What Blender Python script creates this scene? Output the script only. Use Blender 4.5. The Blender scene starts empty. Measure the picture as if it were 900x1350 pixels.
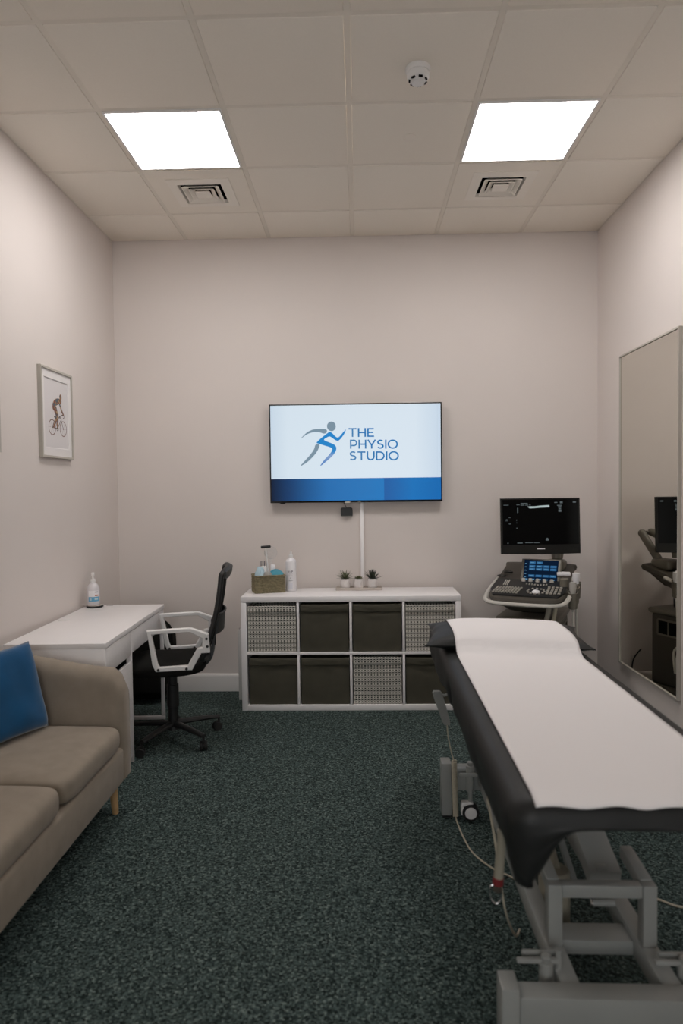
import bpy, bmesh, math, random
from mathutils import Vector, Matrix, Euler, noise
from mathutils.geometry import tessellate_polygon
random.seed(7)
C = bpy.context.scene.collection
sc = bpy.context.scene
PI = math.pi
# ------------------------------------------------------------------ room numbers (metres)
D, XL, XR, YF, CZ = 4.884, -1.775, 1.7305, -2.2, 3.304
GX0, GY0, G = -1.2253, 2.6238, 0.6          # ceiling grid origin and pitch
HC = 1.4793

# ------------------------------------------------------------------ materials
def lin(c):
    return tuple((x/12.92 if x <= .04045 else ((x+.055)/1.055)**2.4) for x in (v/255 for v in c))
def mat(name, col, rough=.6, metal=0, var=0, vscale=8, bump=0, bscale=60, spec=.5, sheen=0, emit=None, estr=0, trans=0, alpha=1):
    m = bpy.data.materials.new(name); m.use_nodes = True
    nt = m.node_tree; b = nt.nodes['Principled BSDF']
    b.inputs['Base Color'].default_value = (*col, 1)
    b.inputs['Roughness'].default_value = rough; b.inputs['Metallic'].default_value = metal
    b.inputs['Specular IOR Level'].default_value = spec
    if sheen: b.inputs['Sheen Weight'].default_value = sheen; b.inputs['Sheen Roughness'].default_value = .4
    if emit: b.inputs['Emission Color'].default_value = (*emit, 1); b.inputs['Emission Strength'].default_value = estr
    if trans: b.inputs['Transmission Weight'].default_value = trans
    if alpha < 1: b.inputs['Alpha'].default_value = alpha
    if var or bump:
        tc = nt.nodes.new('ShaderNodeTexCoord')
        if var:
            n = nt.nodes.new('ShaderNodeTexNoise'); n.inputs['Scale'].default_value = vscale; n.inputs['Detail'].default_value = 5
            r = nt.nodes.new('ShaderNodeValToRGB')
            r.color_ramp.elements[0].position = .3; r.color_ramp.elements[1].position = .7
            r.color_ramp.elements[0].color = (*[c*(1-var) for c in col], 1)
            r.color_ramp.elements[1].color = (*[min(1, c*(1+var)) for c in col], 1)
            nt.links.new(tc.outputs['Object'], n.inputs['Vector']); nt.links.new(n.outputs['Fac'], r.inputs['Fac'])
            nt.links.new(r.outputs['Color'], b.inputs['Base Color'])
        if bump:
            n = nt.nodes.new('ShaderNodeTexNoise'); n.inputs['Scale'].default_value = bscale; n.inputs['Detail'].default_value = 4
            u = nt.nodes.new('ShaderNodeBump'); u.inputs['Strength'].default_value = bump; u.inputs['Distance'].default_value = .002
            nt.links.new(tc.outputs['Object'], n.inputs['Vector']); nt.links.new(n.outputs['Fac'], u.inputs['Height'])
            nt.links.new(u.outputs['Normal'], b.inputs['Normal'])
    return m
def emis(name, col, s=1):
    m = bpy.data.materials.new(name); m.use_nodes = True; nt = m.node_tree
    nt.nodes.remove(nt.nodes['Principled BSDF'])
    e = nt.nodes.new('ShaderNodeEmission'); e.inputs['Color'].default_value = (*col, 1); e.inputs['Strength'].default_value = s
    nt.links.new(e.outputs[0], nt.nodes['Material Output'].inputs['Surface'])
    return m
def screen_mat(name, axis, stops, s=1, rough=.25):
    """lit screen showing a colour ramp along a generated axis, under glossy glass"""
    m = mat(name, (.01, .01, .01), rough, spec=.12); nt = m.node_tree; b = nt.nodes['Principled BSDF']
    tc = nt.nodes.new('ShaderNodeTexCoord'); sp = nt.nodes.new('ShaderNodeSeparateXYZ'); r = nt.nodes.new('ShaderNodeValToRGB')
    while len(r.color_ramp.elements) < len(stops): r.color_ramp.elements.new(.5)
    for e, (p, c) in zip(r.color_ramp.elements, stops): e.position = p; e.color = (*lin(c), 1)
    nt.links.new(tc.outputs['Generated'], sp.inputs[0]); nt.links.new(sp.outputs[axis], r.inputs[0])
    nt.links.new(r.outputs[0], b.inputs['Emission Color']); b.inputs['Emission Strength'].default_value = s
    return m

def carpet_mat():
    m = mat('carpet', (.05, .07, .07), .95, spec=.15); nt = m.node_tree; b = nt.nodes['Principled BSDF']
    tc = nt.nodes.new('ShaderNodeTexCoord')
    v = nt.nodes.new('ShaderNodeTexVoronoi'); v.inputs['Scale'].default_value = 155
    n = nt.nodes.new('ShaderNodeTexNoise'); n.inputs['Scale'].default_value = 75; n.inputs['Detail'].default_value = 4
    sp = nt.nodes.new('ShaderNodeSeparateColor'); mx = nt.nodes.new('ShaderNodeMath'); mx.operation = 'MULTIPLY_ADD'; mx.inputs[1].default_value = .55
    m2 = nt.nodes.new('ShaderNodeMath'); m2.operation = 'MULTIPLY'; m2.inputs[1].default_value = .5
    r = nt.nodes.new('ShaderNodeValToRGB'); e = r.color_ramp.elements
    e[0].position = .28; e[0].color = (.010, .016, .015, 1); e[1].position = .93; e[1].color = (.26, .31, .285, 1)
    k = e.new(.5); k.color = (.040, .060, .057, 1); k = e.new(.72); k.color = (.090, .125, .117, 1)
    nt.links.new(tc.outputs['Object'], v.inputs['Vector']); nt.links.new(tc.outputs['Object'], n.inputs['Vector'])
    nt.links.new(v.outputs['Color'], sp.inputs[0]); nt.links.new(sp.outputs[0], mx.inputs[0])
    nt.links.new(n.outputs['Fac'], m2.inputs[0]); nt.links.new(m2.outputs[0], mx.inputs[2]); nt.links.new(mx.outputs[0], r.inputs[0])
    nt.links.new(r.outputs[0], b.inputs['Base Color'])
    u = nt.nodes.new('ShaderNodeBump'); u.inputs['Strength'].default_value = .8; u.inputs['Distance'].default_value = .004
    nt.links.new(mx.outputs[0], u.inputs['Height']); nt.links.new(u.outputs['Normal'], b.inputs['Normal'])
    return m
def pattern_mat():
    """pale woven print with staggered black marks and grey dashes"""
    m = mat('patterned_fabric', (.5, .48, .43), .85, spec=.2); nt = m.node_tree; b = nt.nodes['Principled BSDF']
    N = nt.nodes.new; L = nt.links.new
    tc = N('ShaderNodeTexCoord'); s = N('ShaderNodeSeparateXYZ'); L(tc.outputs['Object'], s.inputs[0])
    def M(op, a, c=None, d=None):
        q = N('ShaderNodeMath'); q.operation = op
        for i, x in enumerate((a, c, d)):
            if x is None: continue
            if isinstance(x, (int, float)): q.inputs[i].default_value = x
            else: L(x, q.inputs[i])
        return q.outputs[0]
    def dots(px, pz, ox, oz, rx, rz):
        fx = M('ABSOLUTE', M('SUBTRACT', M('FRACT', M('ADD', M('DIVIDE', s.outputs[0], px), 50.5+ox)), .5))
        fz = M('ABSOLUTE', M('SUBTRACT', M('FRACT', M('ADD', M('DIVIDE', s.outputs[2], pz), 50.5+oz)), .5))
        d = M('ADD', M('POWER', M('DIVIDE', fx, rx), 2), M('POWER', M('DIVIDE', fz, rz), 2))
        return M('LESS_THAN', d, 1)
    k = M('MAXIMUM', dots(.0208, .0304, 0, 0, .29, .145), M('MAXIMUM', dots(.0416, .0304, 0, .5, .145, .14), dots(.0416, .0304, .5, .5, .09, .10)))
    w = M('ABSOLUTE', M('SUBTRACT', M('FRACT', M('ADD', M('ADD', M('DIVIDE', s.outputs[0], .0208), M('DIVIDE', s.outputs[2], .0304)), 50)), .5))
    w2 = M('ABSOLUTE', M('SUBTRACT', M('FRACT', M('ADD', M('SUBTRACT', M('DIVIDE', s.outputs[0], .0208), M('DIVIDE', s.outputs[2], .0304)), 50)), .5))
    g = M('MAXIMUM', M('LESS_THAN', w, .10), M('LESS_THAN', w2, .10))
    mx = N('ShaderNodeMix'); mx.data_type = 'RGBA'; mx.inputs['A'].default_value = (.66, .64, .58, 1); mx.inputs['B'].default_value = (.26, .25, .22, 1); L(g, mx.inputs['Factor'])
    my = N('ShaderNodeMix'); my.data_type = 'RGBA'; my.inputs['B'].default_value = (.012, .012, .012, 1); L(mx.outputs['Result'], my.inputs['A']); L(k, my.inputs['Factor'])
    L(my.outputs['Result'], b.inputs['Base Color'])
    return m
def patch_mat():
    """watercolour patches of the cyclist print"""
    m = mat('print_colours', (.3, .2, .1), .8); nt = m.node_tree; b = nt.nodes['Principled BSDF']
    tc = nt.nodes.new('ShaderNodeTexCoord'); v = nt.nodes.new('ShaderNodeTexVoronoi'); v.inputs['Scale'].default_value = 85
    sp = nt.nodes.new('ShaderNodeSeparateColor'); r = nt.nodes.new('ShaderNodeValToRGB'); r.color_ramp.interpolation = 'CONSTANT'
    cs = [(112, 80, 64), (150, 112, 84), (98, 90, 92), (172, 146, 112), (128, 78, 70), (88, 100, 108)]
    while len(r.color_ramp.elements) < 6: r.color_ramp.elements.new(.5)
    for i, e in enumerate(r.color_ramp.elements): e.position = i/6; e.color = (*lin(cs[i]), 1)
    nt.links.new(tc.outputs['Object'], v.inputs['Vector']); nt.links.new(v.outputs['Color'], sp.inputs[0])
    nt.links.new(sp.outputs[0], r.inputs[0]); nt.links.new(r.outputs[0], b.inputs['Base Color'])
    return m

WALL = mat('wall_paint', (.71, .652, .618), .85, var=.015, vscale=2, bump=.05, bscale=250, spec=.25)
CEIL = mat('ceiling_tile', (.86, .805, .72), .95, var=.012, vscale=160, bump=.12, bscale=420, spec=.1)
GRID = mat('grid_metal', (.78, .725, .64), .5, spec=.4)
VENT = mat('vent_enamel', (.87, .82, .74), .45)
SHADOWGAP = mat('void_black', (.004, .004, .004), .9, spec=.05)
TRIM = mat('trim_white', (.72, .70, .68), .4)
CARPET = carpet_mat()
WHITE = mat('white_melamine', (.86, .835, .835), .35, var=.01)
WPLASTIC = mat('white_plastic', (.78, .77, .76), .4)
PUREWHITE = mat('bottle_white', (.83, .82, .84), .35)
BLACKP = mat('black_plastic', (.012, .012, .012), .45)
BLACKF = mat('black_fabric', (.010, .010, .009), .9, spec=.15, bump=.2, bscale=300)
BLACKG = mat('black_gloss', (.006, .006, .006), .2)
VINYL = mat('black_vinyl', (.015, .0158, .0155), .5, var=.15, vscale=3, bump=.12, bscale=90, spec=.32)
PAPER = mat('paper_roll', (.87, .845, .85), .85, bump=.05, bscale=30, spec=.2)
OLIVE = mat('olive_fabric', (.075, .070, .052), .85, var=.15, vscale=6, bump=.15, bscale=350, spec=.2)
PATTERN = pattern_mat()
SOFA = mat('taupe_fabric', (.30, .255, .205), .9, var=.08, vscale=14, bump=.3, bscale=420, spec=.15, sheen=.15)
SOFAW = mat('pale_wood', (.52, .33, .16), .5, var=.15, vscale=30)
VELVET = mat('blue_velvet', (.004, .075, .19), .75, var=.18, vscale=7, sheen=.5, spec=.2)
STEEL = mat('white_enamel', (.30, .31, .295), .35, var=.03)
CHROME = mat('chrome', (.7, .7, .7), .2, metal=1)
RUBBER = mat('black_rubber', (.012, .012, .012), .8)
WICKER = mat('grey_wicker', (.26, .225, .14), .85, var=.3, vscale=60, spec=.2)
TEAL = mat('teal_rubber', (.03, .27, .38), .5)
MASKB = mat('pale_blue_tissue', (.46, .62, .70), .9)
GREYCLOTH = mat('grey_cloth', (.40, .39, .36), .9)
CLEAR = mat('clear_acrylic', (.8, .8, .8), .25, alpha=.14)
POT = mat('white_ceramic', (.72, .68, .66), .5, bump=.3, bscale=120)
TRAYW = mat('stone_tray', (.55, .49, .44), .7, var=.06, vscale=40)
SOIL = mat('potting_soil', (.03, .022, .015), .95)
LEAFA = mat('grey_green_leaf', (.10, .115, .060), .55, var=.25, vscale=50)
LEAFB = mat('sage_leaf', (.12, .125, .055), .55, var=.2, vscale=60)
LEAFC = mat('dark_leaf', (.022, .030, .016), .5, var=.25, vscale=50)
GREYDARK = mat('taupe_dark_plastic', (.060, .052, .040), .45)
GREYMID = mat('taupe_plastic', (.16, .145, .115), .45)
SILVER = mat('silver_plastic', (.50, .48, .44), .3)
KEYS = mat('key_grey', (.34, .32, .28), .4)
LABELBLUE = mat('label_blue', (.12, .38, .58), .5)
INK = mat('ink_dark', (.06, .06, .08), .6)
INKPALE = mat('ink_pale', (.42, .42, .46), .6)
RED = mat('red_plastic', (.17, .016, .018), .5)
CREAM = mat('cream_cable', (.50, .46, .36), .5)
BEIGE = mat('beige_plastic', (.30, .28, .22), .5)
FRAMEG = mat('frame_silver', (.46, .43, .38), .4)
MATB = mat('mat_board', (.78, .75, .74), .8)
PRINTW = mat('print_paper', (.70, .67, .67), .8)
PATCH = patch_mat()
INKB = mat('bike_ink', (.07, .045, .04), .8)
INKR = mat('tyre_ink', (.16, .07, .05), .8)
MIRROR = mat('mirror_glass', (.74, .72, .66), .0, metal=1)
PANELW = mat('panel_white', (.55, .54, .52), .5)
DIFF = emis('led_diffuser', (1, .965, .95), 17.5)
SCRW = screen_mat('screen_white', 0, [(0, (200, 216, 230)), (.10, (213, 227, 238)), (.85, (216, 229, 240)), (1, (200, 216, 232))], .93)
SCRB = screen_mat('screen_blue', 0, [(0, (4, 24, 52)), (.18, (8, 60, 110)), (.50, (10, 105, 175)), (1, (6, 116, 188))], .9)
SCRB2 = screen_mat('screen_blue_right', 0, [(0, (6, 88, 160)), (.5, (4, 112, 186)), (1, (12, 104, 178))], .9)
LOGOG = emis('logo_grey', lin((128, 150, 166)), .9)
LOGOB = screen_mat('logo_blue', 2, [(0, (60, 120, 190)), (.28, (130, 160, 205)), (.4, (20, 130, 200)), (1, (8, 130, 204))], .9)  # lavender band low on the leg is screen glare put into the colour
LOGOT = screen_mat('logo_text', 0, [(0, (70, 130, 180)), (.5, (10, 112, 178)), (1, (16, 118, 184))], .9)  # paler left end: screen glare painted into the letters
USCR = mat('ultrasound_screen', (.003, .003, .003), .22, spec=.06)
MONP = mat('monitor_plastic', (.010, .0095, .008), .5, spec=.25)
UIW = emis('readout_white', lin((170, 185, 185)), .9)
UID = emis('readout_dim', lin((90, 98, 100)), .8)
UIB = emis('touch_blue', lin((52, 104, 150)), .8)
UIN = emis('touch_navy', lin((14, 30, 52)), .8)
UIL = emis('touch_line', lin((110, 160, 195)), .8)

# ------------------------------------------------------------------ mesh builder
def frame_from(d):
    d = Vector(d).normalized(); a = Vector((0, 0, 1)) if abs(d.z) < .95 else Vector((1, 0, 0))
    x = d.cross(a).normalized(); return x, x.cross(d).normalized()
class MB:
    def __init__(s, T=None): s.bm = bmesh.new(); s.mats = []; s.T = T      # T: transform applied to authored points
    def mi(s, m):
        if m is None: return 0
        if m not in s.mats: s.mats.append(m)
        return s.mats.index(m)
    def take(s, b, mt=None, m=None):
        if mt is not None: b.transform(mt)
        i = s.mi(m); vs = [s.bm.verts.new(v.co) for v in b.verts]
        b.verts.index_update()
        for f in b.faces:
            try: q = s.bm.faces.new([vs[v.index] for v in f.verts]); q.material_index = i
            except ValueError: pass
        b.free(); return s
    def box(s, c, d, bev=0, seg=2, rot=None, m=None):
        b = bmesh.new(); bmesh.ops.create_cube(b, size=1)
        bmesh.ops.scale(b, vec=d, verts=b.verts)
        if bev: bmesh.ops.bevel(b, geom=list(b.edges), offset=min(bev, min(d)*.49), segments=seg, profile=.5, affect='EDGES')
        mt = Matrix.Translation(c)
        if rot: mt = mt @ Euler(rot).to_matrix().to_4x4()
        return s.take(b, mt, m)
    def bx(s, x0, x1, y0, y1, z0, z1, bev=0, seg=2, m=None):
        return s.box(((x0+x1)/2, (y0+y1)/2, (z0+z1)/2), (abs(x1-x0), abs(y1-y0), abs(z1-z0)), bev, seg, None, m)
    def faces(s, pts, fs, m=None):
        i = s.mi(m); vs = [s.bm.verts.new(p) for p in pts]
        for f in fs:
            try: q = s.bm.faces.new([vs[k] for k in f]); q.material_index = i
            except ValueError: pass
        return s
    def loft(s, rings, closed=True, cap=True, m=None, loop=False):
        n = len(rings[0]); pts = [p for r in rings for p in r]; fs = []
        R = len(rings)
        for a in range(R if loop else R-1):
            b2 = (a+1) % R
            for k in range(n if closed else n-1):
                k2 = (k+1) % n; fs.append((a*n+k, a*n+k2, b2*n+k2, b2*n+k))
        if cap and closed and not loop: fs.append(tuple(reversed(range(n)))); fs.append(tuple(range((R-1)*n, R*n)))
        return s.faces(pts, fs, m)
    def cyl(s, p0, p1, r0, r1=None, n=16, m=None, bev=0):
        r1 = r0 if r1 is None else r1; p0 = Vector(p0); p1 = Vector(p1); x, y = frame_from(p1-p0); d = (p1-p0).normalized()
        def ring(p, r): return [p+(x*math.cos(2*PI*k/n)+y*math.sin(2*PI*k/n))*r for k in range(n)]
        rs = [ring(p0, r0), ring(p1, r1)]
        if bev: rs = [ring(p0, r0-bev), ring(p0+d*bev, r0), ring(p1-d*bev, r1), ring(p1, r1-bev)]
        return s.loft(rs, m=m)
    def tube(s, pts, r, n=8, closed=False, m=None, sx=1, sy=1):
        pts = [Vector(p) for p in pts]; N = len(pts); rings = []; x = None
        for i in range(N):
            if closed: t = pts[(i+1) % N]-pts[i-1]
            else: t = pts[min(i+1, N-1)]-pts[max(i-1, 0)]
            t.normalize()
            if x is None: x, _ = frame_from(t)
            x = (x-t*x.dot(t))
            x = x.normalized() if x.length > 1e-6 else frame_from(t)[0]
            y = t.cross(x); rr = r[i] if isinstance(r, (list, tuple)) else r
            rings.append([pts[i]+x*math.cos(2*PI*k/n)*rr*sx+y*math.sin(2*PI*k/n)*rr*sy for k in range(n)])
        return s.loft(rings, cap=not closed, loop=closed, m=m)
    def lathe(s, prof, c=(0, 0, 0), n=32, m=None, ax=None, ring=False):
        c = Vector(c)
        if ax is None: X, Y, Z = Vector((1, 0, 0)), Vector((0, 1, 0)), Vector((0, 0, 1))
        else: Z = Vector(ax).normalized(); X, Y = frame_from(Z); Y = Z.cross(X)
        return s.loft([[c+X*math.cos(2*PI*k/n)*max(r, 1e-4)+Y*math.sin(2*PI*k/n)*max(r, 1e-4)+Z*z for k in range(n)] for r, z in prof], m=m, loop=ring)
    def grid(s, fn, nu, nv, cu=False, m=None):
        pts = [fn(i/nu, j/nv) for j in range(nv+1) for i in range(nu+(0 if cu else 1))]; w = nu+(0 if cu else 1); fs = []
        for j in range(nv):
            for i in range(nu):
                i2 = (i+1) % w; fs.append((j*w+i, j*w+i2, (j+1)*w+i2, (j+1)*w+i))
        return s.faces(pts, fs, m)
    def prism(s, poly, o, X, Y, t, m=None):
        """polygon in the plane o + a*X + b*Y, thickened along X x Y"""
        o, X, Y = Vector(o), Vector(X), Vector(Y); N = X.cross(Y).normalized()
        a = [o+X*p[0]+Y*p[1] for p in poly]; b = [p+N*t for p in a]
        return s.loft([a, b], m=m)
    def build(s, name, m=None, parent=None, sharp=38, smooth=True, world=False, weld=True):
        bm = s.bm
        if weld: bmesh.ops.remove_doubles(bm, verts=bm.verts, dist=1e-5)
        bmesh.ops.recalc_face_normals(bm, faces=bm.faces)
        if s.T is not None: bm.transform(s.T)
        if smooth:
            a = math.radians(sharp)
            for f in bm.faces: f.smooth = True
            for e in bm.edges: e.smooth = not (len(e.link_faces) == 2 and e.calc_face_angle(0) > a)
        me = bpy.data.meshes.new(name); bm.to_mesh(me); bm.free()
        if s.mats:
            for q in s.mats: me.materials.append(q)
        elif m: me.materials.append(m)
        o = bpy.data.objects.new(name, me); C.objects.link(o)
        if parent is not None: o.parent = parent
        return o
def thing(name, label, cat, loc=(0, 0, 0), rz=0, group=None):
    o = bpy.data.objects.new(name, None); C.objects.link(o); o.location = loc; o.rotation_euler = (0, 0, rz)
    o.empty_display_size = .1; return tag(o, label, cat, group)
def tag(o, label, cat, group=None):
    o['label'] = label; o['category'] = cat
    if group: o['group'] = group
    return o
def struct(o): o['kind'] = 'structure'; return o
def dup(root, loc, rz, label, group=None):
    def cp(o, par):
        c = o.copy(); C.objects.link(c); c.parent = par
        for ch in list(o.children): cp(ch, c)
        return c
    c = cp(root, None); c.location = loc; c.rotation_euler = (0, 0, rz); c['label'] = label
    if group: c['group'] = group
    return c
def inv(loc, rz=0):     # world -> local of a thing
    return (Matrix.Translation(loc) @ Matrix.Rotation(rz, 4, 'Z')).inverted()
def spline(pts, n=6, closed=False):
    P = [Vector(p) for p in pts]; N = len(P); out = []
    for i in range(N if closed else N-1):
        a, b, c, d = (P[(i-1) % N], P[i], P[(i+1) % N], P[(i+2) % N]) if closed else (P[max(i-1, 0)], P[i], P[i+1], P[min(i+2, N-1)])
        for k in range(n):
            t = k/n; out.append(.5*((2*b)+(c-a)*t+(2*a-5*b+4*c-d)*t*t+(3*b-a-3*c+d)*t**3))
    if not closed: out.append(P[-1])
    return out
def sstep(a, b, x):
    t = max(0, min(1, (x-a)/(b-a))); return t*t*(3-2*t)

# ------------------------------------------------------------------ camera
def camera():
    f, yaw, pitch, roll = 880.0, .0258, -.0333, -.0119
    cy, sy, cp, sp = math.cos(yaw), math.sin(yaw), math.cos(pitch), math.sin(pitch)
    fw = Vector((-sy*cp, cy*cp, sp)); r = Vector((cy, sy, 0)); u = r.cross(fw)
    r2 = r*math.cos(roll)+u*math.sin(roll); u2 = -r*math.sin(roll)+u*math.cos(roll)
    m = Matrix((r2, u2, -fw)).transposed().to_4x4(); m.translation = (0, 0, HC)
    cd = bpy.data.cameras.new('camera'); cd.sensor_fit = 'HORIZONTAL'; cd.sensor_width = 36; cd.lens = 36*f/900
    cd.clip_start = .02
    cd.dof.use_dof = True; cd.dof.focus_distance = 4.1; cd.dof.aperture_fstop = 3.2
    o = bpy.data.objects.new('camera', cd); C.objects.link(o); o.matrix_world = m; sc.camera = o
camera()

# ------------------------------------------------------------------ room shell
W = .12
struct(MB().bx(XL-W, XR+W, YF-W, D+W, -.12, 0).build('floor', CARPET))
struct(MB().bx(XL-W, XL, YF, D, 0, CZ+.2).build('wall_left', WALL))
struct(MB().bx(XR, XR+W, YF, D, 0, CZ+.2).build('wall_right', WALL))
struct(MB().bx(XL-W, XR+W, D, D+W, 0, CZ+.2).build('wall_back', WALL))
struct(MB().bx(XL-W, XR+W, YF-W, YF, 0, CZ+.2).build('wall_front', WALL))
def baseboard(name, p0, p1, n):
    p0, p1, n = Vector(p0), Vector(p1), Vector(n)
    prof = [(0, 0), (.018, 0), (.018, .105), (.014, .118), (.006, .128), (0, .13)]
    struct(MB().loft([[p+n*a+Vector((0, 0, b)) for a, b in prof] for p in (p0, p1)]).build(name, TRIM))
# window added to the unseen wall behind the camera, glows as fill light
wf = struct(MB().loft([[(sx*(.80+a), YF+b, 1.6+sz*(.70+a)) for sx, sz in ((-1, -1), (1, -1), (1, 1), (-1, 1))] for a, b in ((.06, 0), (.06, .03), (0, .03), (0, 0))], loop=True, cap=False).build('fill_window_1', TRIM, None, sharp=20))
m = MB(); m.bx(-.02, .02, YF+.001, YF+.028, .90, 2.30); m.build('mullion', TRIM, wf)
for sx in (-1, 1): MB().bx(sx*.021, sx*.799, YF+.002, YF+.010, .901, 2.299).build('fill_pane', emis('fill_glow', (.96, .98, 1), 5.2), wf)
baseboard('baseboard_back', (XL, D, 0), (XR, D, 0), (0, -1, 0))
baseboard('baseboard_left', (XL, YF, 0), (XL, D, 0), (1, 0, 0))
baseboard('baseboard_right', (XR, YF, 0), (XR, D, 0), (-1, 0, 0))
# suspended ceiling: tiles drop a little below the exposed bars
cols = [XL]+[GX0+G*k for k in range(0, 5)]+[XR]
rows = [YF]+[GY0+G*k for k in range(-8, 4)]+[D]
def rowi(y): return max(i for i in range(len(rows)-1) if rows[i] <= y+1e-6)
lr, vr = rowi(3.3), rowi(3.9)
special = {(1, lr), (4, lr), (1, vr), (4, vr)}
cb = MB()
for i in range(len(cols)-1):
    for j in range(len(rows)-1):
        if (i, j) in special: continue
        g = .0135
        x0 = cols[i]+(g if i else .012); x1 = cols[i+1]-(g if i < len(cols)-2 else .012)
        y0 = rows[j]+(g if j else .012); y1 = rows[j+1]-(g if j < len(rows)-2 else .006)
        cb.bx(x0, x1, y0, y1, CZ, CZ+.02, .004, 2)
cb.bx(XL-W, XR+W, YF-W, D+W, CZ+.2, CZ+.28)
struct(cb.build('ceiling', CEIL))
gb = MB(); zb = CZ+.004
for x in cols[1:-1]: gb.bx(x-.0125, x+.0125, YF, D-.006, zb, zb+.03)
for y in rows[1:-1]: gb.bx(XL, XR, y-.0125, y+.0125, zb+.0003, zb+.03)
for a in ((XL, XL+.02, YF, D), (XR-.02, XR, YF, D), (XL, XR, D-.02, D), (XL, XR, YF, YF+.02)): gb.bx(*a, zb+.0006, zb+.02)
struct(gb.build('trim_1', GRID))

def cell(i, j): return ((cols[i]+cols[i+1])/2, (rows[j]+rows[j+1])/2)
# LED panels
def led(i, j, label):
    x, y = cell(i, j); t = thing('ceiling_light', label, 'ceiling light', (x, y, CZ-.004), 0, 'square light panels in the ceiling')
    a, b = .287, .277
    rings = [[(sx*q, sy*q, z) for sx, sy in ((-1, -1), (1, -1), (1, 1), (-1, 1))] for q, z in ((a, .018), (a, .0), (a-.003, -.001), (b, 0), (b-.001, .006), (b-.001, .018))]
    MB().loft(rings, loop=True, cap=False).build('frame', WPLASTIC, t)
    MB().bx(-b+.0015, b-.0015, -b+.0015, b-.0015, .004, .016).build('diffuser', DIFF, t)
led(1, lr, 'lit square ceiling panel on the left, in front of left air vent')
led(4, lr, 'lit square ceiling panel on the right, in front of right air vent')
# air diffusers
def vent(i, j, label):
    x, y = cell(i, j); t = thing('air_vent', label, 'air vent', (x, y+.0, CZ), 0, 'square air vents in the ceiling')
    def ring(m, spec):
        m.loft([[(sx*q, sy*q, z) for sx, sy in ((-1, -1), (1, -1), (1, 1), (-1, 1))] for q, z in spec], loop=True, cap=False)
    m = MB(); ring(m, ((.2865, .012), (.2865, .0), (.172, 0), (.172, .012))); m.build('tile_panel', CEIL, t, sharp=20)
    m = MB(); ring(m, ((.186, 0), (.186, -.004), (.140, -.009), (.130, -.009), (.122, .010), (.128, .012))); m.build('flange', VENT, t, sharp=20)
    for q in (.112, .078):
        m = MB(); ring(m, ((q, -.012), (q-.005, -.0145), (q-.031, .004), (q-.030, .010))); m.build('louvre', VENT, t, sharp=20)
    MB().loft([[(sx*q, sy*q, z) for sx, sy in ((-1, -1), (1, -1), (1, 1), (-1, 1))] for q, z in ((.030, .004), (.047, -.012), (.042, -.015))]).build('centre_plate', VENT, t, sharp=20)
    m = MB(); ring(m, ((.172, .012), (.172, .10), (.17, .10), (.17, .012))); m.bx(-.172, .172, -.172, .172, .10, .11); m.build('duct', SHADOWGAP, t)
vent(1, vr, 'square louvred air vent behind the left light panel')
vent(4, vr, 'square louvred air vent behind the right light panel')
# smoke detector and cover disc
t = thing('smoke_detector', 'round white smoke detector hanging from a ceiling tile', 'smoke detector', (.278, 2.968, CZ))
MB().lathe([(.0, 0), (.054, 0), (.055, -.010), (.050, -.020), (.0, -.020)]).build('base', WPLASTIC, t)
MB().lathe([(.0, -.018), (.046, -.018), (.049, -.026), (.048, -.040), (.040, -.052), (.030, -.056), (.028, -.064), (.0, -.066)]).build('head', WPLASTIC, t)
for k in range(7):
    a = 2*PI*(k+.5)/7; c = Vector((math.cos(a)*.037, math.sin(a)*.037, -.0535))
    MB().box(c, (.007, .018, .008), .001, 1, rot=(0, -.5, a) if False else (0, 0, a)).build('slot', SHADOWGAP, t)
tag(MB().lathe([(.0, 0), (.034, 0), (.036, -.003), (.030, -.006), (0, -.0065)], (.286, 3.537, CZ)).build('cover_disc', CEIL), 'flat round cover plate flush on ceiling tile between the lights', 'cover plate')

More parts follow.
